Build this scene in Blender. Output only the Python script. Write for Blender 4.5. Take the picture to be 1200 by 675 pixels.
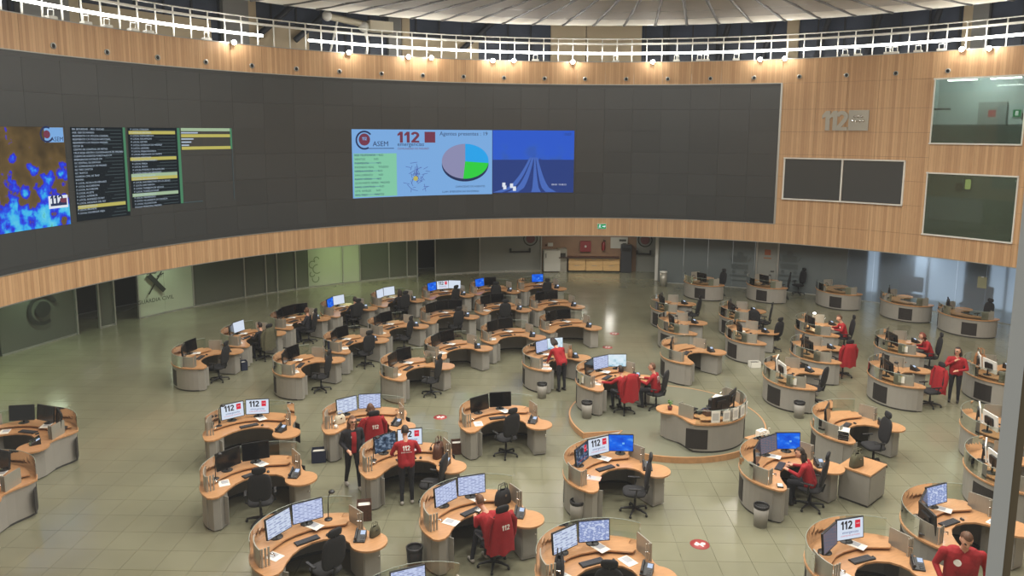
import bpy, bmesh, math, random
import numpy as np
from mathutils import Vector, Matrix
from mathutils.bvhtree import BVHTree

random.seed(7)
for o in list(bpy.data.objects): bpy.data.objects.remove(o)
scene = bpy.context.scene
COL = scene.collection
PI = math.pi
def rad(d): return d * PI / 180
def srgb(r, g, b):
    f = lambda c: (c / 255 / 12.92) if c / 255 <= .04045 else ((c / 255 + .055) / 1.055) ** 2.4
    return (f(r), f(g), f(b), 1)

# ------------------------------------------------------------ camera
FPX, PITCH, ROLL, CAMH, CYPX = 885., .1405, .006, 8.0, 279.
CX, CY, RW = 3.96, 19.18, 19.5          # plan centre and radius of the round hall
cam = bpy.data.cameras.new('camera'); camo = bpy.data.objects.new('camera', cam); COL.objects.link(camo)
cam.sensor_width = 36; cam.lens = FPX / 1200 * 36
cam.shift_y = -(337.5 - CYPX) / 1200
cam.clip_start = .05; cam.clip_end = 300
camo.matrix_world = Matrix.Translation((0, 0, CAMH)) @ Matrix.Rotation(PI / 2 - PITCH, 4, 'X') @ Matrix.Rotation(ROLL, 4, 'Z')
scene.camera = camo

# ------------------------------------------------------------ world, exposure
world = bpy.data.worlds.new('hall_world'); scene.world = world; world.use_nodes = True
world.node_tree.nodes['Background'].inputs[0].default_value = (.95, .95, .9, 1)
world.node_tree.nodes['Background'].inputs[1].default_value = .55
vs = scene.view_settings
vs.view_transform = 'Standard'; vs.look = 'None'; vs.exposure = 0.0; vs.gamma = 1; vs.use_curve_mapping = False
# lamp strengths (W), first that of the added ceiling fill lamps
CEIL_FILL_W, TUBE_E, SPOT_E, SOFFIT_W = 275., 15., 40., 34.
scene.cycles.transparent_max_bounces = 20

def ray(x, y):
    u = (x - 600) / FPX; v = (y - CYPX) / FPX
    c, s = math.cos(ROLL), math.sin(ROLL); u, v = u * c + v * s, -u * s + v * c
    cp, sp = math.cos(PITCH), math.sin(PITCH)
    return (u, cp - v * sp, -sp - v * cp)
def at(x, y, z=0.):
    r = ray(x, y); t = (z - CAMH) / r[2]; return (r[0] * t, r[1] * t)
def onwall(x, y, R):
    r = ray(x, y); A = r[0] ** 2 + r[1] ** 2; B = -CX * r[0] - CY * r[1]
    D = B * B - A * (CX * CX + CY * CY - R * R); t = (-B + math.sqrt(D)) / A
    px, py = r[0] * t - CX, r[1] * t - CY
    return math.degrees(math.atan2(py, px)), CAMH + t * r[2]
def pol(a, R, z=0.): return Vector((CX + R * math.cos(rad(a)), CY + R * math.sin(rad(a)), z))

# ------------------------------------------------------------ materials
def nodes(m):
    nt = m.node_tree; return nt, nt.nodes, nt.links
def mat(name, col, rough=.5, metal=0., spec=.5, coat=0., noise=0., nscale=8., emit=None, estr=0., bump=0., stretch=None):
    m = bpy.data.materials.new(name); m.use_nodes = True
    nt, N, L = nodes(m); b = N['Principled BSDF']
    b.inputs['Base Color'].default_value = col; b.inputs['Roughness'].default_value = rough
    b.inputs['Metallic'].default_value = metal; b.inputs['Specular IOR Level'].default_value = spec
    if coat: b.inputs['Coat Weight'].default_value = coat; b.inputs['Coat Roughness'].default_value = .05
    if emit: b.inputs['Emission Color'].default_value = emit; b.inputs['Emission Strength'].default_value = estr
    if noise or bump:
        tc = N.new('ShaderNodeTexCoord'); mp = N.new('ShaderNodeMapping'); nz = N.new('ShaderNodeTexNoise')
        mp.inputs['Scale'].default_value = stretch or (1, 1, 1)
        nz.inputs['Scale'].default_value = nscale; nz.inputs['Detail'].default_value = 4
        L.new(tc.outputs['Object'], mp.inputs[0]); L.new(mp.outputs[0], nz.inputs['Vector'])
        if noise:
            rp = N.new('ShaderNodeValToRGB')
            rp.color_ramp.elements[0].position = .3; rp.color_ramp.elements[1].position = .7
            rp.color_ramp.elements[0].color = [c * (1 - noise) for c in col[:3]] + [1]
            rp.color_ramp.elements[1].color = [min(1, c * (1 + noise)) for c in col[:3]] + [1]
            L.new(nz.outputs[0], rp.inputs[0]); L.new(rp.outputs[0], b.inputs['Base Color'])
        if bump:
            bp = N.new('ShaderNodeBump'); bp.inputs['Strength'].default_value = bump; bp.inputs['Distance'].default_value = .01
            L.new(nz.outputs[0], bp.inputs['Height']); L.new(bp.outputs[0], b.inputs['Normal'])
    return m
def emis(name, col, s=1.):
    m = bpy.data.materials.new(name); m.use_nodes = True
    nt, N, L = nodes(m); N.remove(N['Principled BSDF'])
    e = N.new('ShaderNodeEmission'); e.inputs[0].default_value = col; e.inputs[1].default_value = s
    L.new(e.outputs[0], N['Material Output'].inputs[0]); return m
def glassy(name, tint, gloss_rough=.02, base=.06, body=None, bodymix=0.):
    """thin pane: see-through, with a fresnel reflection (and an optional tinted body)"""
    m = bpy.data.materials.new(name); m.use_nodes = True
    nt, N, L = nodes(m); N.remove(N['Principled BSDF'])
    t = N.new('ShaderNodeBsdfTransparent'); t.inputs[0].default_value = tint
    g = N.new('ShaderNodeBsdfGlossy'); g.inputs['Roughness'].default_value = gloss_rough
    f = N.new('ShaderNodeFresnel'); f.inputs[0].default_value = 1.45
    mx = N.new('ShaderNodeMixShader'); L.new(f.outputs[0], mx.inputs[0])
    src = t
    if body:
        d = N.new('ShaderNodeBsdfDiffuse'); d.inputs[0].default_value = body
        m2 = N.new('ShaderNodeMixShader'); m2.inputs[0].default_value = bodymix
        L.new(t.outputs[0], m2.inputs[1]); L.new(d.outputs[0], m2.inputs[2]); src = m2
    L.new(src.outputs[0], mx.inputs[1]); L.new(g.outputs[0], mx.inputs[2])
    L.new(mx.outputs[0], N['Material Output'].inputs[0]); return m
def boards(name, c0, c1, width=.115, rough=.45):
    """timber boarding: tone per upright board, grain along it, thin joints (UV in metres)"""
    m = bpy.data.materials.new(name); m.use_nodes = True
    nt, N, L = nodes(m); b = N['Principled BSDF']; b.inputs['Roughness'].default_value = rough
    uv = N.new('ShaderNodeUVMap'); sp = N.new('ShaderNodeSeparateXYZ'); L.new(uv.outputs[0], sp.inputs[0])
    dv = N.new('ShaderNodeMath'); dv.operation = 'DIVIDE'; dv.inputs[1].default_value = width; L.new(sp.outputs[0], dv.inputs[0])
    fl = N.new('ShaderNodeMath'); fl.operation = 'FLOOR'; L.new(dv.outputs[0], fl.inputs[0])
    wn = N.new('ShaderNodeTexWhiteNoise'); wn.noise_dimensions = '1D'; L.new(fl.outputs[0], wn.inputs['W'])
    mp = N.new('ShaderNodeMapping'); mp.inputs['Scale'].default_value = (14, .8, 1); L.new(uv.outputs[0], mp.inputs[0])
    nz = N.new('ShaderNodeTexNoise'); nz.inputs['Scale'].default_value = 3; nz.inputs['Detail'].default_value = 5; L.new(mp.outputs[0], nz.inputs['Vector'])
    ad = N.new('ShaderNodeMath'); ad.operation = 'MULTIPLY_ADD'; ad.inputs[1].default_value = .5; L.new(wn.outputs[0], ad.inputs[0])
    ml = N.new('ShaderNodeMath'); ml.operation = 'MULTIPLY'; ml.inputs[1].default_value = .5; L.new(nz.outputs[0], ml.inputs[0]); L.new(ml.outputs[0], ad.inputs[2])
    rp = N.new('ShaderNodeValToRGB'); rp.color_ramp.elements[0].color = c0; rp.color_ramp.elements[1].color = c1
    rp.color_ramp.elements[0].position = .15; rp.color_ramp.elements[1].position = .8; L.new(ad.outputs[0], rp.inputs[0])
    fr = N.new('ShaderNodeMath'); fr.operation = 'FRACT'; L.new(dv.outputs[0], fr.inputs[0])
    gt = N.new('ShaderNodeMath'); gt.operation = 'LESS_THAN'; gt.inputs[1].default_value = .06; L.new(fr.outputs[0], gt.inputs[0])
    mx = N.new('ShaderNodeMix'); mx.data_type = 'RGBA'; mx.inputs['B'].default_value = [c * .55 for c in c0[:3]] + [1]
    g2 = N.new('ShaderNodeMath'); g2.operation = 'MULTIPLY'; g2.inputs[1].default_value = .7; L.new(gt.outputs[0], g2.inputs[0])
    L.new(g2.outputs[0], mx.inputs['Factor']); L.new(rp.outputs[0], mx.inputs['A']); L.new(mx.outputs['Result'], b.inputs['Base Color'])
    return m
def tilemat(name, c0, c1):
    m = bpy.data.materials.new(name); m.use_nodes = True
    nt, N, L = nodes(m); b = N['Principled BSDF']; b.inputs['Roughness'].default_value = .14; b.inputs['Specular IOR Level'].default_value = .6
    g = N.new('ShaderNodeNewGeometry'); nz = N.new('ShaderNodeTexNoise'); nz.inputs['Scale'].default_value = .9; nz.inputs['Detail'].default_value = 6
    L.new(g.outputs['Position'], nz.inputs['Vector'])
    oi = N.new('ShaderNodeObjectInfo')
    ad = N.new('ShaderNodeMath'); ad.operation = 'MULTIPLY_ADD'; ad.inputs[1].default_value = .12; L.new(oi.outputs['Random'], ad.inputs[0]); L.new(nz.outputs[0], ad.inputs[2])
    rp = N.new('ShaderNodeValToRGB'); rp.color_ramp.elements[0].color = c0; rp.color_ramp.elements[1].color = c1
    rp.color_ramp.elements[0].position = .3; rp.color_ramp.elements[1].position = .85; L.new(ad.outputs[0], rp.inputs[0]); L.new(rp.outputs[0], b.inputs['Base Color'])
    n2 = N.new('ShaderNodeTexNoise'); n2.inputs['Scale'].default_value = 2.5; L.new(g.outputs['Position'], n2.inputs['Vector'])
    r2 = N.new('ShaderNodeMapRange'); r2.inputs[3].default_value = .1; r2.inputs[4].default_value = .24; L.new(n2.outputs[0], r2.inputs[0]); L.new(r2.outputs[0], b.inputs['Roughness'])
    return m
def docmat(name, paper, ink, rows=16, cols=1.5, s=1.0):
    """a lit page of text lines on a monitor (UV 0..1)"""
    m = bpy.data.materials.new(name); m.use_nodes = True
    nt, N, L = nodes(m); N.remove(N['Principled BSDF'])
    uv = N.new('ShaderNodeUVMap'); br = N.new('ShaderNodeTexBrick'); mp = N.new('ShaderNodeMapping')
    mp.inputs['Scale'].default_value = (cols * 4, rows, 1); L.new(uv.outputs[0], mp.inputs[0]); L.new(mp.outputs[0], br.inputs['Vector'])
    br.inputs['Scale'].default_value = 1; br.inputs['Mortar Size'].default_value = .24; br.inputs['Row Height'].default_value = 1; br.inputs['Brick Width'].default_value = 1.6
    br.inputs['Color1'].default_value = ink; br.inputs['Color2'].default_value = paper; br.inputs['Mortar'].default_value = paper; br.inputs['Bias'].default_value = -.35
    nz = N.new('ShaderNodeTexNoise'); nz.inputs['Scale'].default_value = 5; L.new(uv.outputs[0], nz.inputs['Vector'])
    mx = N.new('ShaderNodeMix'); mx.data_type = 'RGBA'; mx.inputs['B'].default_value = paper; L.new(br.outputs[0], mx.inputs['A'])
    r = N.new('ShaderNodeMapRange'); r.inputs[1].default_value = .52; r.inputs[2].default_value = .66; L.new(nz.outputs[0], r.inputs[0]); L.new(r.outputs[0], mx.inputs['Factor'])
    e = N.new('ShaderNodeEmission'); e.inputs[1].default_value = s; L.new(mx.outputs['Result'], e.inputs[0])
    L.new(e.outputs[0], N['Material Output'].inputs[0]); return m
def rampmat(name, stops, scale=4., s=1., detail=5., aspect=(1, 1, 1), grad=0.):
    """a lit picture made of noise through a colour ramp (UV)"""
    m = bpy.data.materials.new(name); m.use_nodes = True
    nt, N, L = nodes(m); N.remove(N['Principled BSDF'])
    uv = N.new('ShaderNodeUVMap'); mp = N.new('ShaderNodeMapping'); mp.inputs['Scale'].default_value = aspect; L.new(uv.outputs[0], mp.inputs[0])
    nz = N.new('ShaderNodeTexNoise'); nz.inputs['Scale'].default_value = scale; nz.inputs['Detail'].default_value = detail; L.new(mp.outputs[0], nz.inputs['Vector'])
    sp = N.new('ShaderNodeSeparateXYZ'); L.new(uv.outputs[0], sp.inputs[0])
    ad = N.new('ShaderNodeMath'); ad.operation = 'MULTIPLY_ADD'; ad.inputs[1].default_value = grad; L.new(sp.outputs[1], ad.inputs[0]); L.new(nz.outputs[0], ad.inputs[2])
    rp = N.new('ShaderNodeValToRGB'); cr = rp.color_ramp
    cr.elements[0].position, cr.elements[0].color = stops[0]; cr.elements[1].position, cr.elements[1].color = stops[-1]
    for p, c in stops[1:-1]: e = cr.elements.new(p); e.color = c
    L.new(ad.outputs[0], rp.inputs[0])
    e = N.new('ShaderNodeEmission'); e.inputs[1].default_value = s; L.new(rp.outputs[0], e.inputs[0])
    L.new(e.outputs[0], N['Material Output'].inputs[0]); return m

M = {}
M['wood_wall'] = boards('wall_timber', srgb(180, 140, 101), srgb(211, 173, 131))
M['floor'] = tilemat('floor_tile', srgb(118, 117, 97), srgb(131, 130, 108))
M['grout'] = mat('floor_joint', srgb(104, 104, 88), .5)
M['desk_wood'] = mat('desk_timber', srgb(184, 138, 96), .3, noise=.12, nscale=5, stretch=(1, 9, 1), coat=.15)
M['desk_grey'] = mat('desk_panel_grey', srgb(146, 143, 136), .5, noise=.03, nscale=3)
M['vent'] = mat('vent_mesh_dark', srgb(40, 36, 35), .6, noise=.25, nscale=60)
M['plinth'] = mat('plinth_dark', srgb(52, 50, 48), .6)
M['steel'] = mat('brushed_steel', srgb(160, 158, 148), .34, metal=.35, noise=.06, nscale=6, stretch=(20, 20, 1))
M['alu'] = mat('aluminium', srgb(178, 180, 176), .35, metal=.7)
M['white_metal'] = mat('white_metal', srgb(226, 226, 220), .4)
M['chrome'] = mat('chrome', srgb(220, 220, 220), .12, metal=1)
M['black'] = mat('black_plastic', srgb(26, 26, 28), .4)
M['fabric'] = mat('black_fabric', srgb(30, 30, 33), .85, noise=.2, nscale=40)
M['rubber'] = mat('rubber', srgb(20, 20, 20), .7)
M['screen_off'] = mat('screen_off', srgb(14, 14, 17), .12, spec=.6)
M['paper'] = mat('paper', srgb(228, 226, 216), .8)
M['paper_y'] = mat('paper_yellow', srgb(224, 200, 96), .8)
M['glass'] = glassy('desk_glass', (.9, .93, .9, 1))
M['red'] = mat('red_cloth', srgb(150, 24, 32), .85, noise=.12, nscale=14, bump=.3)
M['redprint'] = mat('red_print', srgb(158, 60, 58), .5)
M['white_print'] = mat('white_print', srgb(235, 232, 228), .6)
M['black_print'] = mat('black_print', srgb(24, 24, 30), .6)
M['dark_cloth'] = mat('dark_cloth', srgb(34, 34, 40), .9, noise=.15, nscale=14)
M['olive_cloth'] = mat('olive_cloth', srgb(84, 82, 62), .9, noise=.15, nscale=14)
M['navy'] = mat('navy_cloth', srgb(34, 40, 62), .9)
M['skin'] = mat('skin', srgb(206, 156, 130), .55)
M['lips'] = mat('lips', srgb(160, 88, 80), .55)
M['eye'] = mat('eye_dark', srgb(36, 28, 26), .4)
M['hair_dark'] = mat('hair_dark', srgb(42, 31, 27), .6, noise=.3, nscale=30)
M['hair_brown'] = mat('hair_brown', srgb(92, 62, 42), .6, noise=.3, nscale=30)
M['hair_red'] = mat('hair_auburn', srgb(112, 52, 36), .6, noise=.3, nscale=30)
M['shoe'] = mat('shoe', srgb(38, 34, 32), .5)
M['shoe_grey'] = mat('shoe_grey', srgb(170, 165, 158), .6)
M['leather'] = mat('tan_leather', srgb(150, 104, 66), .5, noise=.15, nscale=20)
M['leather_dk'] = mat('brown_leather', srgb(84, 52, 38), .5, noise=.25, nscale=20)
M['black_glass'] = mat('black_glossy', srgb(24, 25, 28), .15)
M['vw'] = mat('video_panel', srgb(60, 63, 64), .3, spec=.5)
nt, N, L = nodes(M['vw']); oi = N.new('ShaderNodeObjectInfo'); rp = N.new('ShaderNodeValToRGB')
rp.color_ramp.elements[0].color = srgb(58, 61, 62); rp.color_ramp.elements[1].color = srgb(65, 68, 69); L.new(oi.outputs['Random'], rp.inputs[0]); L.new(rp.outputs[0], N['Principled BSDF'].inputs['Base Color'])
M['vwgap'] = mat('video_gap', srgb(30, 30, 31), .6)
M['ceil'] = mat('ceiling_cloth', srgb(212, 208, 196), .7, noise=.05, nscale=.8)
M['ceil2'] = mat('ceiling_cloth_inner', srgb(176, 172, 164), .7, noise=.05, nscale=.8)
M['spoke'] = mat('ceiling_spoke', srgb(66, 64, 62), .5)
M['gal_glass'] = mat('gallery_dark_glass', srgb(84, 92, 108), .2, noise=.25, nscale=.5)
M['gal_frame'] = mat('gallery_mullion', srgb(56, 60, 68), .5)
M['beige'] = mat('beige_column', srgb(205, 188, 156), .6)
M['greycol'] = mat('grey_column', srgb(150, 150, 146), .6)
M['deck'] = mat('gallery_deck', srgb(120, 116, 104), .6)
M['lowglass'] = mat('partition_dark_glass', srgb(88, 92, 84), .12, spec=.6, noise=.06, nscale=.6)
M['frostwall'] = mat('partition_frosted', srgb(170, 178, 158), .3, noise=.04, nscale=.6)
M['dimwall'] = mat('corridor_wall', srgb(74, 76, 72), .7)
M['doorgrey'] = mat('door_grey', srgb(134, 137, 132), .5)
M['etch'] = mat('etched_mark', srgb(40, 43, 40), .4)
M['soffit'] = mat('soffit', srgb(170, 166, 156), .8)
M['nookwall'] = mat('nook_wall', srgb(150, 120, 96), .6, noise=.06, nscale=3)
M['pale_wood'] = mat('pale_wood', srgb(206, 170, 118), .45, noise=.1, nscale=5, stretch=(1, 1, 8))
M['fridge'] = mat('fridge_white', srgb(196, 196, 188), .4)
M['darkfridge'] = mat('vending_dark', srgb(54, 56, 62), .35)
M['tube'] = emis('led_tube', (1, .97, .92, 1), TUBE_E)
M['spot'] = emis('spot_lamp', (1, .96, .9, 1), SPOT_E)
M['bulb'] = emis('downlight_bulb', (1, .96, .9, 1), 1.5)
M['lamp'] = emis('warm_lamp_glow', (1, .96, .9, 1), 6.)
M['phonelcd'] = emis('phone_display', srgb(205, 222, 250), 1.0)
M['s_white'] = emis('screen_white', srgb(214, 224, 240), 1.0)
M['s_blue'] = rampmat('screen_blue', [(.3, srgb(10, 70, 205)), (.55, srgb(20, 105, 235)), (.8, srgb(120, 190, 250))], 2.2, 1.0, 2)
M['s_doc'] = docmat('screen_text', srgb(196, 206, 236), srgb(136, 146, 190), 11, 1.4)
M['s_doc2'] = docmat('screen_form', srgb(206, 216, 236), srgb(150, 160, 196), 8, .9)
M['s_map'] = rampmat('screen_map', [(.35, srgb(178, 190, 226)), (.5, srgb(120, 136, 190)), (.56, srgb(196, 206, 234)), (.8, srgb(214, 222, 240))], 7, 1.0, 6)
M['s_cam'] = rampmat('screen_camera', [(.3, srgb(24, 34, 50)), (.5, srgb(70, 88, 112)), (.62, srgb(150, 168, 190)), (.8, srgb(30, 40, 58))], 5, .8, 4)
M['s_dim'] = docmat('screen_dim', srgb(104, 110, 128), srgb(150, 120, 120), 13, 1.2, .8)
M['s_photo'] = rampmat('screen_photo', [(.35, srgb(70, 150, 180)), (.5, srgb(205, 228, 240)), (.7, srgb(225, 238, 248))], 3, 1.0, 3, grad=.2)
M['p_red'] = emis('print_red', srgb(226, 44, 66), .9)
M['p_black'] = mat('print_black', srgb(14, 18, 34), .6)
M['p_blue'] = emis('print_blue', srgb(70, 84, 160), .7)
M['p_white'] = emis('print_white', srgb(228, 234, 245), .95)
M['v_bg'] = emis('wall_screen_pale', srgb(128, 178, 234), .9)
M['v_green'] = emis('wall_screen_green', srgb(140, 214, 178), .85)
M['v_ink'] = emis('wall_screen_ink', srgb(40, 52, 92), .9)
M['v_maroon'] = emis('wall_screen_maroon', srgb(128, 62, 84), .8)
M['v_grey'] = emis('pie_grey', srgb(150, 150, 190), .85)
M['v_sky'] = emis('pie_blue', srgb(40, 170, 245), .9)
M['v_lime'] = emis('pie_green', srgb(50, 220, 70), .85)
M['v_line'] = emis('map_lines', srgb(90, 116, 190), .8)
M['v_text'] = emis('table_text', srgb(198, 216, 236), .8)
M['v_yel'] = emis('table_yellow', srgb(206, 196, 104), .8)
M['v_ygreen'] = emis('table_pale', srgb(178, 204, 168), .8)
M['v_strip'] = emis('table_green', srgb(86, 150, 112), .7)
M['v_dark'] = emis('table_dark', srgb(26, 34, 40), .8)
M['v_map'] = rampmat('weather_map', [(.1, srgb(76, 62, 40)), (.37, srgb(112, 90, 54)), (.40, srgb(44, 40, 220)), (.45, srgb(40, 90, 250)), (.5, srgb(60, 190, 255)), (.6, srgb(110, 225, 250)), (.66, srgb(60, 160, 60))], 4.6, .85, 7, (1.5, 1, 1), -.3)
M['v_cam'] = rampmat('highway_camera', [(.3, srgb(34, 60, 140)), (.55, srgb(48, 78, 160)), (.8, srgb(56, 96, 190)), (.95, srgb(52, 100, 214)), (1.0, srgb(48, 96, 216))], 5, .85, 6, grad=.75)
M['v_road'] = emis('highway_road', srgb(78, 114, 200), .85)
M['v_road2'] = emis('highway_verge', srgb(48, 70, 140), .8)
M['exit'] = emis('exit_green', srgb(30, 150, 84), 1.0)
M['interior'] = mat('office_wall', srgb(176, 182, 178), .7)
M['winglass'] = glassy('office_window', (.72, .8, .77, 1), body=srgb(110, 122, 116), bodymix=.22)
M['winglass2'] = glassy('office_window_low', (.55, .62, .55, 1), body=srgb(92, 100, 84), bodymix=.4)
M['clear'] = glassy('observation_pane', (.985, .99, .985, 1))
m = bpy.data.materials.new('frosted_glass'); m.use_nodes = True
b = m.node_tree.nodes['Principled BSDF']; b.inputs['Base Color'].default_value = srgb(150, 162, 172); b.inputs['Roughness'].default_value = .3
b.inputs['Transmission Weight'].default_value = .62; b.inputs['IOR'].default_value = 1.12; M['frost'] = m

# ------------------------------------------------------------ mesh helpers
class MB:
    def __init__(s): s.v = []; s.f = []; s.m = []; s.sm = []; s.uv = {}
    def add(s, vs, fs, mi=0, smooth=False):
        o = len(s.v); s.v += [tuple(p) for p in vs]
        for f in fs: s.f.append([i + o for i in f]); s.m.append(mi); s.sm.append(smooth)
        return s
    def box(s, c, d, rz=0., mi=0, rx=0., ry=0.):
        R = Matrix.Rotation(rz, 3, 'Z') @ Matrix.Rotation(ry, 3, 'Y') @ Matrix.Rotation(rx, 3, 'X'); c = Vector(c)
        vs = [c + R @ Vector((sx * d[0] / 2, sy * d[1] / 2, sz * d[2] / 2)) for sx in (-1, 1) for sy in (-1, 1) for sz in (-1, 1)]
        return s.add(vs, [(0, 1, 3, 2), (4, 6, 7, 5), (0, 4, 5, 1), (2, 3, 7, 6), (0, 2, 6, 4), (1, 5, 7, 3)], mi)
    def rbox(s, c, d, r=.02, rz=0., mi=0, seg=3, rx=0.):
        """box with rounded upright edges in its own XZ outline (seen from Y)"""
        pts = []
        for cx, cz, a0 in ((1, 1, 0), (-1, 1, 90), (-1, -1, 180), (1, -1, 270)):
            for k in range(seg + 1):
                a = rad(a0 + 90 * k / seg)
                pts.append((cx * (d[0] / 2 - r) + r * math.cos(a), cz * (d[2] / 2 - r) + r * math.sin(a)))
        R = Matrix.Rotation(rz, 3, 'Z') @ Matrix.Rotation(rx, 3, 'X'); c = Vector(c); n = len(pts)
        vs = [c + R @ Vector((x, -d[1] / 2, z)) for x, z in pts] + [c + R @ Vector((x, d[1] / 2, z)) for x, z in pts]
        fs = [list(range(n)), list(range(2 * n - 1, n - 1, -1))] + [(i, i + n, (i + 1) % n + n, (i + 1) % n) for i in range(n)]
        return s.add(vs, fs, mi)
    def prism(s, poly, z0, z1, mi=0, smooth=False):
        n = len(poly)
        s.add([(x, y, z0) for x, y in poly] + [(x, y, z1) for x, y in poly],
              [(i, (i + 1) % n, (i + 1) % n + n, i + n) for i in range(n)], mi, smooth)
        s.add([(x, y, z1) for x, y in poly], [list(range(n))], mi); s.add([(x, y, z0) for x, y in poly], [list(range(n - 1, -1, -1))], mi)
        return s
    def wallstrip(s, pts, th, z0, z1, mi=0, smooth=False):
        """upright wall of thickness th following an open plan line (th to the left of travel)"""
        P = [Vector(p) for p in pts]; inn = []
        for i, p in enumerate(P):
            a = P[max(i - 1, 0)]; b = P[min(i + 1, len(P) - 1)]; d = (b - a).normalized()
            inn.append(p + Vector((-d.y, d.x)) * th)
        n = len(P)
        vs = [(p.x, p.y, z0) for p in P] + [(p.x, p.y, z1) for p in P] + [(p.x, p.y, z0) for p in inn] + [(p.x, p.y, z1) for p in inn]
        o, ot, i_, it = 0, n, 2 * n, 3 * n
        fs = []
        for k in range(n - 1):
            fs += [(o + k, o + k + 1, ot + k + 1, ot + k), (i_ + k + 1, i_ + k, it + k, it + k + 1), (ot + k, ot + k + 1, it + k + 1, it + k), (o + k + 1, o + k, i_ + k, i_ + k + 1)]
        fs += [(o, ot, it, i_), (o + n - 1, i_ + n - 1, it + n - 1, ot + n - 1)]
        return s.add(vs, fs, mi, smooth)
    def tube(s, path, r, seg=8, mi=0, caps=True):
        P = [Vector(p) for p in path]; rr = r if isinstance(r, (list, tuple)) else [r] * len(P); rings = []; up = Vector((0, 0, 1))
        for i, p in enumerate(P):
            d = (P[min(i + 1, len(P) - 1)] - P[max(i - 1, 0)]).normalized()
            a = d.cross(up if abs(d.z) < .95 else Vector((0, 1, 0))).normalized(); bb = a.cross(d)
            rings.append([p + (a * math.cos(2 * PI * k / seg) + bb * math.sin(2 * PI * k / seg)) * rr[i] for k in range(seg)])
        vs = [q for g in rings for q in g]; fs = []
        for i in range(len(P) - 1):
            for k in range(seg): fs.append((i * seg + k, i * seg + (k + 1) % seg, (i + 1) * seg + (k + 1) % seg, (i + 1) * seg + k))
        s.add(vs, fs, mi, True)
        if caps: s.add(rings[0], [list(range(seg - 1, -1, -1))], mi); s.add(rings[-1], [list(range(seg))], mi)
        return s
    def lathe(s, prof, seg=16, c=(0, 0, 0), mi=0):
        n = len(prof); vs = [(c[0] + r * math.cos(2 * PI * k / seg), c[1] + r * math.sin(2 * PI * k / seg), c[2] + z) for r, z in prof for k in range(seg)]
        return s.add(vs, [(i * seg + k, i * seg + (k + 1) % seg, (i + 1) * seg + (k + 1) % seg, (i + 1) * seg + k) for i in range(n - 1) for k in range(seg)], mi, True)
    def sphere(s, c, r, seg=12, rings=8, mi=0, R=None):
        r = r if isinstance(r, (list, tuple)) else (r, r, r); c = Vector(c); vs = []
        for i in range(rings + 1):
            t = PI * i / rings
            for k in range(seg):
                p = Vector((r[0] * math.sin(t) * math.cos(2 * PI * k / seg), r[1] * math.sin(t) * math.sin(2 * PI * k / seg), r[2] * math.cos(t)))
                vs.append(c + (R @ p if R else p))
        return s.add(vs, [(i * seg + k, (i + 1) * seg + k, (i + 1) * seg + (k + 1) % seg, i * seg + (k + 1) % seg) for i in range(rings) for k in range(seg)], mi, True)
    def merge(s, me, fn=None, mi=0):
        vs = [v.co.copy() for v in me.vertices]
        if fn: vs = [fn(p) for p in vs]
        return s.add(vs, [list(p.vertices) for p in me.polygons], mi)
    def mesh(s, name, mats, uvfn=None):
        me = bpy.data.meshes.new(name); me.from_pydata([tuple(p) for p in s.v], [], s.f)
        for m_ in (mats if isinstance(mats, (list, tuple)) else [mats]): me.materials.append(M[m_] if isinstance(m_, str) else m_)
        me.polygons.foreach_set('material_index', s.m); me.polygons.foreach_set('use_smooth', s.sm)
        if uvfn:
            ul = me.uv_layers.new(name='UVMap')
            for lp in me.loops: ul.data[lp.index].uv = uvfn(Vector(s.v[lp.vertex_index]))
        me.update(); return me
def obj(name, me, parent=None, loc=(0, 0, 0), rz=0., rot=None):
    o = bpy.data.objects.new(name, me); COL.objects.link(o); o.location = loc
    o.rotation_euler = rot or (0, 0, rz)
    if parent is not None: o.parent = parent
    return o
def tag(o, label=None, cat=None, group=None, kind=None):
    if label: o['label'] = label
    if cat: o['category'] = cat
    if group: o['group'] = group
    if kind: o['kind'] = kind
    return o
def thing(name, label, cat, loc=(0, 0, 0), rz=0., group=None, kind=None):
    return tag(obj(name, None, None, loc, rz), label, cat, group, kind)
_txt = {}
def text_mesh(body, size=1., align='LEFT', sp=1.):
    k = (body, size, align, sp)
    if k not in _txt:
        cu = bpy.data.curves.new('t', 'FONT'); cu.body = body; cu.size = size; cu.align_x = align; cu.space_line = sp; cu.resolution_u = 2
        o = bpy.data.objects.new('t', cu); COL.objects.link(o); dg = bpy.context.evaluated_depsgraph_get(); dg.update()
        _txt[k] = bpy.data.meshes.new_from_object(o.evaluated_get(dg)); bpy.data.objects.remove(o)
    return _txt[k]
def _digit_polys(ch):
    if ch == '1': return .46, [[(.02, .6), (.02, .78), (.2, 1), (.4, 1), (.4, 0), (.19, 0), (.19, .7)][::-1]]
    P = [(.3 + .21 * math.cos(rad(t)), .69 + .21 * math.sin(rad(t))) for t in range(170, -45, -18)] + [(.14, .12)]
    polys = []; n = len(P); Lf, Rt = [], []
    for i, p in enumerate(P):
        a, b = Vector(P[max(i - 1, 0)]), Vector(P[min(i + 1, n - 1)]); d = (b - a).normalized(); w = .1
        Lf.append((p[0] - d.y * w, p[1] + d.x * w)); Rt.append((p[0] + d.y * w, p[1] - d.x * w))
    for i in range(n - 1): polys.append([Rt[i], Rt[i + 1], Lf[i + 1], Lf[i]])
    polys.append([(.03, 0), (.6, 0), (.6, .18), (.03, .18)]); return .62, polys
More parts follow.
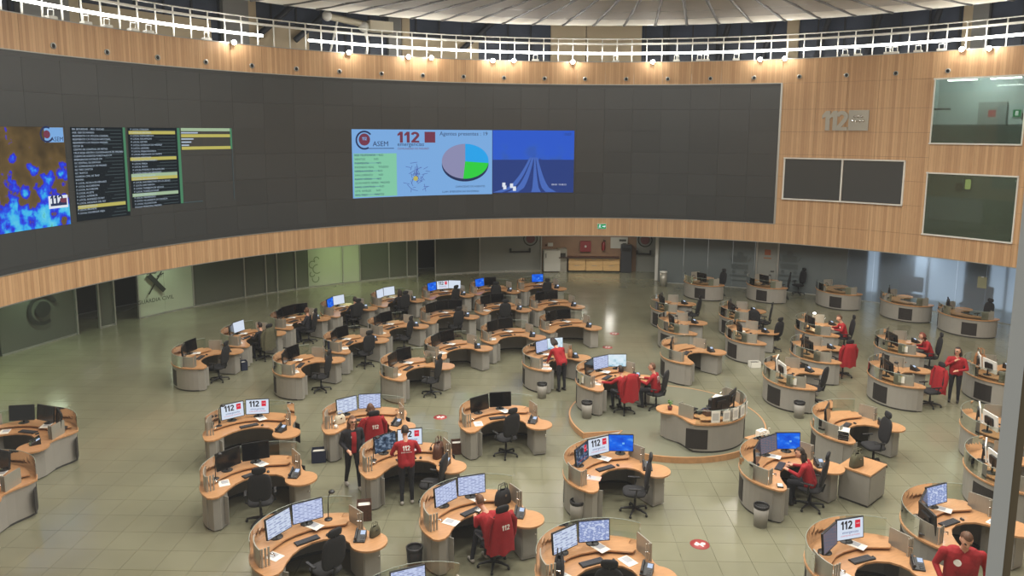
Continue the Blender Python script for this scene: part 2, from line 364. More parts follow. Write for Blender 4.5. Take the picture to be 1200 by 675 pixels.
def digits_mesh(s, size=1., align='LEFT'):
    k = ('dig', s, size, align)
    if k not in _txt:
        mb = MB(); x = 0; allp = []
        for ch in s:
            w, ps = _digit_polys(ch); allp += [[(x + px, py) for px, py in q] for q in ps]; x += w + .03
        off = -x / 2 if align == 'CENTER' else 0
        for q in allp: mb.add([((px + off) * size, py * size, 0) for px, py in q], [list(range(len(q)))])
        _txt[k] = mb.mesh('digits', [])
    return _txt[k]

# ------------------------------------------------------------ people (bodies grown first, placed later)
def capsule_pts(mb, p0, p1, r0, r1):
    p0, p1 = Vector(p0), Vector(p1); d = p1 - p0; L = max(d.length, 1e-4); d.normalize()
    path = [p0 - d * r0 * .95, p0 - d * r0 * .6, p0, p0 + (p1 - p0) * .5, p1, p1 + d * r1 * .6, p1 + d * r1 * .95]
    mb.tube(path, [r0 * .3, r0 * .8, r0, (r0 + r1) / 2, r1, r1 * .8, r1 * .3], 10)
def person_prims(q):
    """list of ('c', p0, p1, r0, r1, mat) / ('e', centre, radii, mat); 0 skin 1 top 2 trousers 3 shoes 4 eye 5 lips"""
    P = []; seat = q.get('seated'); lx, ly = q.get('lean', (0, 0)); w = q.get('w', 1.)
    if seat: hz = .56; pel = Vector((0, 0, hz)); kn = [(-.13, .42, .53), (.13, .42, .53)]; an = [(-.13, .36, .1), (.13, .38, .1)]
    else: hz = .92; pel = Vector((0, 0, hz)); kn = [(-.1, .02, .5), (.1, .02, .5)]; an = [(-.11, -.02, .09), (.11, .0, .09)]
    kn = q.get('knees', kn); an = q.get('ankles', an)
    top = pel + Vector((lx, ly, math.sqrt(max(.01, .43 ** 2 - lx * lx - ly * ly)) + .02))
    ax = (top - pel).normalized(); side = Vector((1, 0, 0)); fw = side.cross(ax) * -1; fw = ax.cross(side); fw = Vector((0, ax.z, -ax.y))
    for s in (-1, 1):
        i = 0 if s < 0 else 1
        hip = pel + side * .09 * s * w
        P.append(('c', hip, kn[i], .095 * w, .062 * w, 2)); P.append(('c', kn[i], an[i], .06 * w, .042, 2))
        a = Vector(an[i]); P.append(('c', a + Vector((0, -.03, -.045)), a + Vector((0, .13, -.055)), .042, .034, 3))
        P.append(('c', pel + side * .07 * s * w, top + side * .085 * s * w - ax * .06, .115 * w, .105 * w, 1))
    P.append(('e', pel + ax * .0, (.165 * w, .125 * w, .12), 2)); P.append(('e', pel + ax * .26 + fw * .02, (.175 * w, .125 * w, .2), 1))
    P.append(('c', top - side * .155 * w - ax * .03, top + side * .155 * w - ax * .03, .062, .062, 1))
    hd = q.get('head', (0, .03)); neck = top + ax * .02
    hc = top + ax * .22 + Vector((hd[0], hd[1], 0))
    P.append(('c', neck, hc - Vector((0, 0, .05)), .052, .05, 0))
    yaw = rad(q.get('yaw', 0)); nod = rad(q.get('nod', 0))
    HR = Matrix.Rotation(yaw, 3, 'Z') @ Matrix.Rotation(-nod, 3, 'X')
    H = lambda x, y, z: hc + HR @ Vector((x, y, z))
    P.append(('e', hc, (.076, .094, .115), 0)); P.append(('c', H(0, .035, -.05), H(0, .05, -.08), .055, .042, 0))
    P.append(('c', H(0, .092, .012), H(0, .108, -.022), .011, .017, 0))
    for s in (-1, 1):
        P.append(('e', H(s * .033, .083, .015), (.014, .012, .011), 4)); P.append(('e', H(s * .079, -.005, -.005), (.012, .022, .032), 0))
    P.append(('c', H(-.02, .088, -.055), H(.02, .088, -.055), .011, .011, 5))
    for s, key in ((-1, 'armL'), (1, 'armR')):
        sh = top + side * .2 * s * w - ax * .035
        df = (Vector((s * .27, .02, sh.z - .28)), Vector((s * .26, .1, sh.z - .52)))
        el, wr = [Vector(x) for x in q.get(key, df)]
        P.append(('c', sh, el, .058 * w, .046, 1)); P.append(('c', el, wr, .046, .036, 1))
        hd_ = (wr - el).normalized(); h1 = wr + hd_ * .03; pc = wr + hd_ * .1
        P.append(('c', wr, h1, .027, .03, 0)); P.append(('c', h1, pc, .034, .034, 0))
        lat = hd_.cross(Vector((0, 0, 1)));
        lat = lat.normalized() if lat.length > .2 else Vector((0, 1, 0)); dn = lat.cross(hd_)
        if dn.z > 0: dn = -dn
        for k, ln in ((-1.5, .055), (-.5, .07), (.5, .075), (1.5, .06)):
            b = pc + lat * .018 * k; mid = b + hd_ * ln * .55; P.append(('c', b, mid, .0105, .010, 0)); P.append(('c', mid, mid + hd_ * ln * .4 + dn * ln * .35, .010, .009, 0))
        tb = h1 + lat * .03 * -s; P.append(('c', tb, tb + hd_ * .05 + lat * -s * .03, .013, .0105, 0))
    q['_pel'] = pel
    return P, hc, HR, top, ax
BODIES = []
def person(name_label, cat, pos, rz, q, mats, hair, hairmat, print112=False, extra=None):
    BODIES.append(dict(label=name_label, cat=cat, pos=pos, rz=rz, q=q, mats=mats, hair=hair, hairmat=hairmat, p112=print112))
def grow_bodies():
    tmp = []
    for B in BODIES:
        P, hc, HR, top, ax = person_prims(B['q']); B['P'] = (P, hc, HR, top, ax)
        mb = MB()
        for p in P:
            if p[0] == 'c': capsule_pts(mb, *p[1:5])
            else: mb.sphere(p[1], p[2], 12, 8)
        o = bpy.data.objects.new('tmp', mb.mesh('tmp', [])); COL.objects.link(o)
        r = o.modifiers.new('r', 'REMESH'); r.mode = 'VOXEL'; r.voxel_size = B['q'].get('vox', .014); r.use_smooth_shade = True
        sm = o.modifiers.new('s', 'SMOOTH'); sm.iterations = 3; sm.factor = .4
        tmp.append(o)
    dg = bpy.context.evaluated_depsgraph_get(); dg.update()
    for B, o in zip(BODIES, tmp):
        me = bpy.data.meshes.new_from_object(o.evaluated_get(dg)); me.name = 'body'
        me.materials.clear()
        for k in B['mats']: me.materials.append(M[k])
        n = len(me.polygons); c = np.zeros(n * 3); me.polygons.foreach_get('center', c); c = c.reshape(-1, 3)
        best = np.full(n, 9.); idx = np.zeros(n, int)
        for p in B['P'][0]:
            if p[0] == 'c':
                a, b_ = np.array(p[1]), np.array(p[2]); d = b_ - a; t = np.clip(((c - a) @ d) / max(d @ d, 1e-9), 0, 1)
                dist = np.linalg.norm(c - a - t[:, None] * d, axis=1) - (p[3] + (p[4] - p[3]) * t); mi = p[5]
            else:
                s = np.array(p[2]); dist = (np.linalg.norm((c - np.array(p[1])) / s, axis=1) - 1) * s.min(); mi = p[3]
                if mi == 4: dist -= .004
            k = dist < best; best[k] = dist[k]; idx[k] = mi
        ax_ = np.array(B['P'][4]); tt = (c - np.array(B['q']['_pel'])) @ ax_
        k = (idx == 2) & (tt > (-.02 if B['q'].get('seated') else -.05)) & ((c[:, 1] < .1) if B['q'].get('seated') else True); idx[k] = 1
        me.polygons.foreach_set('material_index', idx.astype(np.int32)); me.polygons.foreach_set('use_smooth', np.ones(n, bool))
        B['mesh'] = me
    for o in tmp: me = o.data; bpy.data.objects.remove(o)
def hair_mesh(style, hc, HR, hm):
    mb = MB(); seg, rings = 20, 14; vs = []; keep = {}
    for i in range(rings + 1):
        t = PI * i / rings
        for k in range(seg):
            a = 2 * PI * k / seg; d = Vector((math.sin(t) * math.cos(a), math.sin(t) * math.sin(a), math.cos(t)))
            wob = 1 + .03 * math.sin(5 * a) * math.sin(t)
            p = Vector((d.x * .085 * wob, d.y * .104 * wob - .006, d.z * .124 + .006)); ok = True
            if d.y > .25 and d.z < .45: ok = False
            if style == 'short' and d.z < -.5: ok = False
            if style == 'short' and d.y > -.1 and d.z < .12: ok = False
            if style == 'bald' and (d.z > .62 or d.z < -.2 or d.y > .1): ok = False
            vs.append(hc + HR @ p); keep[i * seg + k] = ok
    fs = [(i * seg + k, (i + 1) * seg + k, (i + 1) * seg + (k + 1) % seg, i * seg + (k + 1) % seg) for i in range(rings) for k in range(seg)]
    mb.add(vs, [f for f in fs if all(keep[v] for v in f)], 0, True)
    if style in ('long', 'bob'):
        L = .2 if style == 'long' else .09
        for s in (-1, -.5, 0, .5, 1):
            x = .066 * s; y = -.075 + .05 * abs(s)
            mb.tube([hc + HR @ Vector((x * .8, y - .0, .05)), hc + HR @ Vector((x * 1.15, y - .018, -.04)), hc + HR @ Vector((x * 1.25, y - .02, -.08 - L * .5)), hc + HR @ Vector((x * 1.0, y - .01, -.08 - L))], [.035, .042, .036, .012], 8)
    return mb.mesh('hair', hm)
def place_bodies():
    grow_bodies()
    for B in BODIES:
        t = thing('person', B['label'], B['cat'], B['pos'], B['rz'], 'people in the control room'); t.scale = [B['q'].get('sc', 1.)] * 3
        obj('body', B['mesh'], t)
        P, hc, HR, top, ax = B['P']
        tag(obj('hair', hair_mesh(B['hair'], hc, HR, B['hairmat']), t), 'hair')
        if B['p112']:
            me = B['mesh']; bv = BVHTree.FromPolygons([v.co for v in me.vertices], [list(p.vertices) for p in me.polygons])
            mb = MB(); tm = digits_mesh('112', .1, 'CENTER'); base = top - ax * .14
            def fn(p):
                o = base + Vector((p.x, 0, 0)) + ax * p.y
                hit = bv.ray_cast(o + Vector((0, -1, 0)), Vector((0, 1, 0)))
                return (hit[0] if hit[0] else o) + Vector((0, -.006, 0))
            mb.merge(tm, fn)
            tm2 = text_mesh('EMERGENCIAS', .035, 'CENTER'); base = top - ax * .19; mb.merge(tm2, fn)
            tag(obj('back_print', mb.mesh('back_print', 'white_print'), t), 'white 112 lettering on the back')
        if B['q'].get('badge'):
            me = B['mesh']; bv = BVHTree.FromPolygons([v.co for v in me.vertices], [list(p.vertices) for p in me.polygons])
            bx, bz, r = B['q']['badge']; mb = MB(); c = top - ax * bz
            ring = []
            for k in range(14):
                o = c + Vector((bx + r * math.cos(k * PI / 7), 0, 0)) + ax * r * math.sin(k * PI / 7)
                h = bv.ray_cast(o + Vector((0, 1, 0)), Vector((0, -1, 0)))
                ring.append((h[0] if h[0] else o) + Vector((0, .006, 0)))
            mb.add(ring, [list(range(14))]); tag(obj('chest_badge', mb.mesh('chest_badge', 'white_print'), t), 'round white badge on the chest')

# ------------------------------------------------------------ the hall
Z_WB, Z_SB, Z_ST, Z_WT = 2.68, 3.61, 10.34, 11.456
def arc_panel(a0, a1, R, z0, z1, th=.05, n=4, gap=.004):
    """curved wall panel, front face at R, thickness outwards; UV in metres"""
    mb = MB(); g = math.degrees(gap / R); a0 += g; a1 -= g; z0 += gap; z1 -= gap
    A = [a0 + (a1 - a0) * k / n for k in range(n + 1)]
    fr = [pol(a, R, z) for z in (z0, z1) for a in A]; bk = [pol(a, R + th, z) for z in (z0, z1) for a in A]; N1 = n + 1
    mb.add(fr, [(k + 1, k, N1 + k, N1 + k + 1) for k in range(n)], 0, True)
    mb.add(bk, [(k, k + 1, N1 + k + 1, N1 + k) for k in range(n)], 0, True)
    mb.add(fr + bk, [(k, k + 1, 2 * N1 + k + 1, 2 * N1 + k) for k in range(n)] + [(N1 + k + 1, N1 + k, 3 * N1 + k, 3 * N1 + k + 1) for k in range(n)]
           + [(0, 2 * N1, 3 * N1, N1), (n, N1 + n, 3 * N1 + n, 2 * N1 + n)])
    return mb
def cyl_uv(R):
    return lambda p: (R * math.atan2(p.y - CY, p.x - CX) + 200, p.z)
def bend(R, a_c):
    """map flat artwork (x to the right as seen from inside, y up = z) onto the wall at radius R; a_c = angle of x=0"""
    return lambda p: pol(a_c - math.degrees(p.x / R), R, p.y)

# floor: joint slab and tiles
fl = tag(obj('floor', MB().prism([pol(a, 26.5)[:2] for a in range(0, 360, 5)], -.2, -.012).mesh('floor', 'grout')), kind='structure')
TS = .65; rot = rad(-1.4); cands = []
for i in range(-46, 50):
    for j in range(-10, 76):
        lx_, ly_ = (i + .5 * (j % 2) * 0) * TS, j * TS
        x = lx_ * math.cos(rot) - ly_ * math.sin(rot); y = lx_ * math.sin(rot) + ly_ * math.cos(rot)
        if math.hypot(x - CX, y - CY) < 25.3: cands.append((x, y))
def tile_px(x, y):
    d = math.sqrt(x * x + y * y + 64); u = x / max(y, .1)
    vis = 1 if (y > 11 and abs(u) < .70) else 0
    return vis * (8 / d) / (d * d)
cands.sort(key=lambda c: -tile_px(*c))
tm = MB().box((0, 0, -.006), (TS - .006, TS - .006, .012)).mesh('floor_tile', 'floor')
for x, y in cands[:300]: obj('floor_tile', tm, fl, (x, y, 0), rot)
mb = MB()
for x, y in cands[300:]: mb.box((x, y, -.006), (TS - .006, TS - .006, .012), rot)
tag(obj('floor_tiles_far', mb.mesh('floor_tiles_far', 'floor'), fl), kind='stuff')

# round floor stickers and light marks
for (px, py), lb in zip(((820, 638), (712, 407), (720, 391), (516, 489)), ('red round floor sticker in the open aisle by the front desks', 'red round floor sticker in the central aisle, nearer one', 'red round floor sticker in the central aisle, farther one', 'red floor sticker beside the desk with black screens')):
    x, y = at(px, py); t = thing('floor_sticker', lb, 'sticker', (x, y, 0), 0, 'red floor stickers')
    obj('disc', MB().lathe([(0, .003), (.19, .003), (.19, 0)], 20).mesh('disc', 'redprint'), t)
    mk = MB().lathe([(0, .0045), (.05, .0045), (.05, .0035)], 10, (-.06, 0, 0)); mk.lathe([(0, .0045), (.05, .0045), (.05, .0035)], 10, (.07, .02, 0)); mk.box((0, 0, .004), (.03, .2, .001), .6)
    obj('pictogram', mk.mesh('pictogram', 'white_print'), t)

# timber drum: bands above and below the video wall, full height to the right
drum = tag(obj('wall_drum', None), kind='structure')
A0, DA = 63.1, 4.152
cols = [A0 + DA * k for k in range(28)]              # 63.1 .. 175
for k in range(27):
    a, b_ = cols[k], cols[k + 1]
    obj('timber_panel', arc_panel(a, b_, RW, Z_WB, Z_SB).mesh('timber_panel', 'wood_wall', cyl_uv(RW)), drum)
    obj('timber_panel', arc_panel(a, b_, RW, Z_ST, Z_WT).mesh('timber_panel', 'wood_wall', cyl_uv(RW)), drum)
rcols = [16, 20.5, 25, 29.5, 34.0, 39.0, 44.1, 46.85, 50.7, 54.54, 58.5, 63.1]
for a, b_ in zip(rcols, rcols[1:]):
    rows = [Z_WB, 3.66, Z_WT - 1.13, Z_WT] if 33.9 < a < 44 else [Z_WB, 3.61, 4.86, 5.92, 6.98, 8.05, 9.11, 10.34, Z_WT]
    if 33.9 < a < 44: rows = [Z_WB, 3.67, None, 6.33, 7.59, None, 10.3, Z_WT]
    for z0, z1 in zip(rows, rows[1:]):
        if z0 is None or z1 is None: continue
        obj('timber_panel', arc_panel(a, b_, RW, z0, z1).mesh('timber_panel', 'wood_wall', cyl_uv(RW)), drum)
for a0, a1 in ((175.2, 246), (272, 376)):           # the rest of the drum, behind the viewer's back
    nn = int((a1 - a0) / 6)
    for k in range(nn):
        obj('timber_panel', arc_panel(a0 + (a1 - a0) * k / nn, a0 + (a1 - a0) * (k + 1) / nn, RW, Z_WB, Z_WT).mesh('timber_panel', 'wood_wall', cyl_uv(RW)), drum)
for a0, a1 in ((44.1, 63.1), (16, 34.0)): obj('drum_backing', arc_panel(a0, a1, RW + .06, Z_WB, Z_WT, .02, 12, 0).mesh('drum_backing', 'plinth'), drum)
mb = MB()
for a0, a1 in ((63.1, 175.2), (16, 63.1)):           # thin pale trims on the band edges
    A = np.linspace(a0, a1, 60)
    for z in ((Z_WB, Z_SB, Z_ST, Z_WT) if a0 > 60 else (Z_WB, Z_WT)): mb.wallstrip([pol(a, RW - .012)[:2] for a in A[::-1]], -.02, z - .015, z + .015)
mb.wallstrip([pol(63.2, RW - .02)[:2], pol(62.95, RW - .02)[:2]], -.03, Z_SB, Z_ST)
obj('edge_trim', mb.mesh('edge_trim', 'alu'), drum)
# round speaker grilles in the upper band
rim_m = MB().lathe([(.07, 0), (.105, .0), (.105, .03), (.07, .03)], 16).mesh('grille_rim', 'alu')
cup_m = MB().lathe([(0, .01), (.04, .02), (.075, .012), (.075, 0)], 16).mesh('grille_cup', 'black')
for k in range(21):
    a = 163.35 - 6.03 * k; p = pol(a, RW - .002, 10.62)
    g = obj('wall_socket', rim_m, drum, p, rot=(PI / 2, 0, rad(a - 90)))
    obj('dark_cup', cup_m, g)
# soffit under the drum and gallery deck above it
def ring(R0, R1, z0, z1, a0=0, a1=360, n=72):
    mb = MB(); A = [a0 + (a1 - a0) * k / n for k in range(n + 1)]
    for k in range(n):
        q = [pol(A[k], R0), pol(A[k + 1], R0), pol(A[k + 1], R1), pol(A[k], R1)]
        mb.prism([(p.x, p.y) for p in q], z0, z1)
    return mb
tag(obj('ceiling_soffit', ring(RW + .05, 25.5, Z_WB + .03, Z_WB + .23, -100, 250).mesh('soffit', 'soffit')), kind='structure')
tag(obj('floor_gallery', ring(RW + .05, 24.4, Z_WT - .25, Z_WT - .02, -90, 246).mesh('deck', 'deck')), kind='structure')

# ---------------- video wall
vw = thing('video_wall', 'huge curved dark video wall with map, tables and traffic pictures', 'video wall')
ZR = [3.80 + 1.063 * k for k in range(7)]
for a, b_ in zip(cols, cols[1:]):
    for z0, z1 in zip(ZR, ZR[1:]):
        obj('display_panel', arc_panel(a, b_, RW + .01, z0, z1, .08, 3, .003).mesh('display_panel', 'vw'), vw)
for z0, z1 in ((Z_SB, ZR[0]), (ZR[-1], Z_ST)):
    obj('black_border', arc_panel(cols[0], cols[-1], RW + .012, z0, z1, .08, 80, 0).mesh('black_border', 'vw'), vw)
obj('backing', arc_panel(cols[0], cols[-1], RW + .1, Z_SB, Z_ST, .02, 80, 0).mesh('backing', 'vwgap'), vw)
RS = RW - .012
def vquad(mb, a0, a1, z0, z1, mi=0, R=RS, n=6):
    n = max(2, int(abs(a1 - a0) * 1.5))
    A = [a0 + (a1 - a0) * k / n for k in range(n + 1)]
    return mb.add([pol(a, R, z0) for a in A] + [pol(a, R, z1) for a in A], [(k, k + 1, n + 2 + k, n + 1 + k) if a1 < a0 else (k + 1, k, n + 1 + k, n + 2 + k) for k in range(n)], mi)
def rect_uv(a0, a1, z0, z1):
    return lambda p: ((math.degrees(math.atan2(p.y - CY, p.x - CX)) - a0) / (a1 - a0), (p.z - z0) / (z1 - z0))
ZL, ZH = 4.86, 8.05
vi = obj('map_image', vquad(MB(), 175, 162.9, ZL, ZH).mesh('map_image', 'v_map', rect_uv(175, 162.9, ZL, ZH)), vw)
def vpx(x, y): return onwall(x, y, RW)
# logo tiles on the map
mb = MB(); a0, z0 = vpx(52, 167); a1, z1 = vpx(73, 149.5); vquad(mb, a0, a1, z0, z1, 0, RS - .01)
cc = ((a0 + a1) / 2, (z0 + z1) / 2)
def vdisc(mb, a, z, r0, r1, mi, R, seg=28, start=0, end=360):
    T = [start + (end - start) * k / seg for k in range(seg + 1)]
    f = bend(R, a)
    mb.add([f(Vector((r0 * math.cos(rad(t)), z + r0 * math.sin(rad(t)), 0))) for t in T] + [f(Vector((r1 * math.cos(rad(t)), z + r1 * math.sin(rad(t)), 0))) for t in T],
           [(k, k + 1, seg + 2 + k, seg + 1 + k) for k in range(seg)], mi)
def vtext(mb, s, size, a, z, mi, R, align='LEFT', sp=1.):
    f = bend(R, a); mb.merge(digits_mesh(s, size * .72, align) if s == '112' else text_mesh(s, size, align, sp), lambda p: f(Vector((p.x * (1.35 if s == '112' and size > .7 else 1), p.y + z, 0))), mi)
vdisc(mb, cc[0] + .8, cc[1] + .02, .2, .26, 1, RS - .015, 24, 60, 330); vdisc(mb, cc[0] + .8, cc[1] + .02, .0, .13, 2, RS - .015, 16)
vtext(mb, 'ASEM', .2, cc[0] + .4, cc[1] - .2, 1, RS - .015)
a0, z0 = vpx(57, 245); a1, z1 = vpx(78.5, 228); vquad(mb, a0, a1, z0, z1, 3, RS - .01)
vtext(mb, '112', .42, a0 - .2, (z0 + z1) / 2 - .08, 1, RS - .015); vquad(mb, a1 + .9, a1 + .15, (z0 + z1) / 2 - .05, z1 - .1, 2, RS - .015)
vquad(mb, a0 - .2, a1 + .15, z0 + .08, z0 + .16, 1, RS - .015)
obj('map_logos', mb.mesh('map_logos', ['v_bg', 'v_ink', 'v_maroon', 'p_white']), vw)
# status tables
col1 = '''ERI. SEGURIDAD ... FRO. CIUDAD
AGE. GED DE MANDO
REGIMIENTO C.M. POLICIA LEGANES
REGIMIENTO C.M. POLICIA NACIONAL
REGIMIENTO C.M. POLICIA MADRID
CECOP 30
CENTRO DE CONTROL DE METRO
CRUZ ROJA CENTRO COORDINADOR DE MADRID
CUERPO DE AGENTES FORESTALES CM
EMERGENCIAS SOCIALES CM
GC CENTRAL DE SERVICIO
GC COMANDANCIA DE MADRID
GC TRES CANTOS
GC TRAFICO
GUARDIA CIVIL DE TRAF
INFOMA
P. LOCAL ALCALA DE HENARES
P. LOCAL ALCOBENDAS
P. LOCAL ALCORCON
P. LOCAL ALGETE
P. LOCAL ALPEDRETE
P. LOCAL ARANJUEZ DE REY
P. LOCAL ARGANDA DEL REY
P. LOCAL BOADILLA
P. LOCAL BRUNETE
P. LOCAL COLMENAR VIEJO'''
col2 = '''P. LOCAL COSLADA
P. LOCAL EL ESCORIAL
P. LOCAL FUENLABRADA
P. LOCAL GALAPAGAR
P. LOCAL GETAFE
P. LOCAL GUADALIX DE MADRID
P. LOCAL LEGANES
P. LOCAL MAJADAHONDA
P. LOCAL MEJORADA DE CAMPO
P. LOCAL MOSTOLES
P. LOCAL NAVALCARNERO
P. LOCAL PARLA
P. LOCAL PINTO
P. LOCAL POZUELO DE ALARCON
P. LOCAL RIVAS VACIAMADRID
P. LOCAL SAN AGUSTIN
P. LOCAL SAN FERNANDO
P. LOCAL SAN SEBASTIAN DE LOS REYES
P. LOCAL SAN MARTIN
P. LOCAL TORREJON DE ARDOZ
P. LOCAL TORRELODONES
P. LOCAL TRES CANTOS
P. LOCAL VALDEMORO
P. LOCAL VILLANUEVA DE CANADA
P. LOCAL VILLAVICIOSA
POLICIA MUNICIPAL MADRID'''
aT = [vpx(82, 150)[0], vpx(146, 150)[0], vpx(149, 150)[0], vpx(210, 150)[0], vpx(211, 150)[0], vpx(271, 150)[0]]
mb = MB()
vquad(mb, aT[0], aT[1], ZL + .05, ZH, 0); vquad(mb, aT[2], aT[3], ZL + .3, ZH, 0); vquad(mb, aT[1] + .3, aT[1], ZL + .2, ZH, 2, RS - .006); vquad(mb, aT[3] + .35, aT[3], ZL + .3, ZH, 2, RS - .006)
lh = (ZH - ZL - .1) / 26
for r in (22,): vquad(mb, aT[0] - .2, aT[1] + .5, ZH - (r + 1) * lh, ZH - r * lh, 3, RS - .004)
for r in (1, 9, 14, 15, 20): vquad(mb, aT[2] - .1, aT[3] + .6, ZH - (r + 1) * lh, ZH - r * lh, 3 if r % 2 else 4, RS - .004)
for r in range(26):                                      # fine rules between the rows
    vquad(mb, aT[0] - 3.5 - .15 * (r * 7 % 9), aT[1] + .5, ZH - (r + 1) * lh + .01, ZH - (r + 1) * lh + .03, 5, RS - .003)
    if r < 24: vquad(mb, aT[2] - 3.2 - .1 * (r * 5 % 9), aT[3] + .6, ZH - (r + 1) * lh + .01, ZH - (r + 1) * lh + .03, 5, RS - .003)
for r in (0, 2, 6): vquad(mb, aT[4] - .05, aT[5], ZH - (r + 1) * lh, ZH - r * lh, 3 if r % 4 else 4, RS - .004)
for r in (1, 3, 4, 5): vquad(mb, aT[4] - .05, aT[4] - 2.5 + .3 * r, ZH - (r + .75) * lh, ZH - (r + .35) * lh, 1, RS - .004)
vquad(mb, aT[5] + .25, aT[5], ZH - 7 * lh, ZH, 2, RS - .006)
vquad(mb, aT[5] + .08, aT[5], ZL + .3, ZH - 7 * lh, 5, RS - .004); vquad(mb, aT[4], aT[4] - 2.4, ZL + .3, ZL + .34, 5, RS - .004)
vtext(mb, col1, lh * .72, aT[0] - .15, ZH - lh * .8, 1, RS - .008, 'LEFT', .965 * 1.0 / .72 * .98)
vtext(mb, col2, lh * .72, aT[2] - .3, ZH - lh * .8, 1, RS - .008, 'LEFT', .965 * 1.0 / .72 * .98)
M['v_rule'] = emis('table_rule', srgb(88, 104, 108), .6)
obj('status_tables', mb.mesh('status_tables', ['v_dark', 'v_text', 'v_strip', 'v_yel', 'v_ygreen', 'v_rule']), vw)
# central picture: agency board, pie chart, highway camera
E0, E1 = 125.65, 92.44; W = math.radians(E0 - E1) * RS
fx = lambda t: E0 + (E1 - E0) * t
mb = MB(); vquad(mb, fx(0), fx(.628), ZL, ZH, 0)
vquad(mb, fx(.006), fx(.196), ZL + .05, ZH - 1.12, 1, RS - .006)
rows = 'RED TELEFONICA     N/D\nVIENTOS            N/D\nTORMENTA           N/D\nINCENDIO REAL      TOLEDO\nNIEBLA AYUDA       N/D\nSAN LORENZO        N/D\nRADIO SIERRA       N/D\nQUIN PARTE SIERRA  MADRID\nNIVEL CONTROL      N/D\nOTR. NIVELES       N/D\nREG. TAJO          MARTES'
vtext(mb, rows, .13, fx(.01), ZH - 1.24, 2, RS - .012, 'LEFT', 1.42)
for k in range(0, 11, 2): vquad(mb, fx(.008), fx(.12), ZH - 1.17 - .185 * k - .03, ZH - 1.17 - .185 * k - .012, 5, RS - .009)
vdisc(mb, fx(.055), ZH - .5, .36, .44, 2, RS - .012, 30, 40, 300); vdisc(mb, fx(.055), ZH - .47, 0, .28, 3, RS - .012, 24)
vtext(mb, '112', .2, fx(.055), ZH - .5, 0, RS - .018, 'CENTER')
vtext(mb, 'ASEM', .33, fx(.091), ZH - .78, 2, RS - .012); vquad(mb, fx(.07), fx(.185), ZH - .9, ZH - .87, 2, RS - .012)
vtext(mb, '112', .72, fx(.2), ZH - .62, 3, RS - .012); vquad(mb, fx(.322), fx(.37), ZH - .62, ZH - .1, 4, RS - .012)
vtext(mb, 'emergencias', .27, fx(.2), ZH - .78, 2, RS - .012); vtext(mb, 'COMUNIDAD DE MADRID', .135, fx(.2), ZH - .95, 4, RS - .012)
vtext(mb, 'Agentes presentes : 19', .265, fx(.39), ZH - .27, 2, RS - .012)
vtext(mb, 'CAPACIDAD DE AGENTES', .13, fx(.46), ZL + .36, 2, RS - .012); vtext(mb, 'LLAM. EMERGENCIAS EN ESPERA', .13, fx(.40), ZL + .12, 2, RS - .012)
# region map lines
random.seed(3)
for k in range(46):
    a = random.uniform(0, 2 * PI); r = random.uniform(0, .75); x = .9 * r * math.cos(a); y = r * math.sin(a) * 1.1
    f = bend(RS - .012, fx(.285)); L_ = random.uniform(.15, .4); t = random.uniform(0, PI)
    p = Vector((x, ZL + 1.0 + y, 0)); d = Vector((math.cos(t), math.sin(t), 0)) * L_ / 2; nn = Vector((-math.sin(t), math.cos(t), 0)) * .012
    mb.add([f(p - d - nn), f(p + d - nn), f(p + d + nn), f(p - d + nn)], [(0, 1, 2, 3)], 5)
vdisc(mb, fx(.28), ZL + .85, 0, .12, 6, RS - .014, 14)
obj('agency_board', mb.mesh('agency_board', ['v_bg', 'v_green', 'v_ink', 'v_maroon', 'v_maroon', 'v_line', 'v_yel']), vw)
mb = MB(); pc = (fx(.505), ZL + 1.65); ex, ez = 1.2, .86
def pie(t0, t1, mi, dz=0., R=RS - .015):
    f = bend(R, pc[0]); T = np.linspace(t0, t1, 24)
    mb.add([f(Vector((0, pc[1] + dz, 0)))] + [f(Vector((ex * math.cos(rad(t)), pc[1] + dz + ez * math.sin(rad(t)), 0))) for t in T], [(0, k, k + 1) for k in range(1, 24)], mi)
pie(90, 270, 3, -.14, RS - .012); pie(-90, 90, 3, -.14, RS - .012); pie(90, 265, 0); pie(-6, 90, 1); pie(-95, -6, 2)
obj('pie_chart', mb.mesh('pie_chart', ['v_grey', 'v_sky', 'v_lime', 'v_ink']), vw)
obj('highway_picture', vquad(MB(), fx(.63), fx(1), ZL + .05, ZH).mesh('highway_picture', 'v_cam', rect_uv(fx(.63), fx(1), ZL, ZH)), vw)
mb = MB(); vquad(mb, fx(.63), fx(1), ZL + .05, ZL + 1.72, 1, RS - .004); f = bend(RS - .008, fx(.63))
for c0, c1, mi in (((.0, .0, .5, .0), (1.9, 1.75, 2.0, 1.75), 0), ((.75, .0, 1.3, .0), (2.02, 1.75, 2.12, 1.75), 0), ((2.0, .0, 2.5, .0), (2.14, 1.75, 2.2, 1.75), 0), ((2.75, 0, 3.3, 0), (2.22, 1.75, 2.32, 1.75), 0), ((3.5, 0, 3.75, 0), (2.4, 1.7, 2.46, 1.7), 1)):
    n = 8; L_, R_ = [], []
    for k in range(n + 1):
        t = k / n; s = t ** .45
        L_.append(f(Vector((c0[0] + (c1[0] - c0[0]) * s, ZL + .08 + c1[1] * t, 0)))); R_.append(f(Vector((c0[2] + (c1[2] - c0[2]) * s, ZL + .08 + c1[1] * t, 0))))
    mb.add(L_ + R_, [(k, n + 1 + k, n + 2 + k, k + 1) for k in range(n)], mi)
for x, z in ((.5, .35), (.55, .2), (.9, .3), (1.05, .15)): vquad(mb, fx(.63) - math.degrees(x / RS), fx(.63) - math.degrees((x + .16) / RS), ZL + z, ZL + z + .22, 2, RS - .013)
vtext(mb, '09-03  19:45:12', .12, fx(.9), ZL + .42, 2, RS - .013); vtext(mb, 'DGT', .18, fx(.955), ZH - .25, 3, RS - .013)
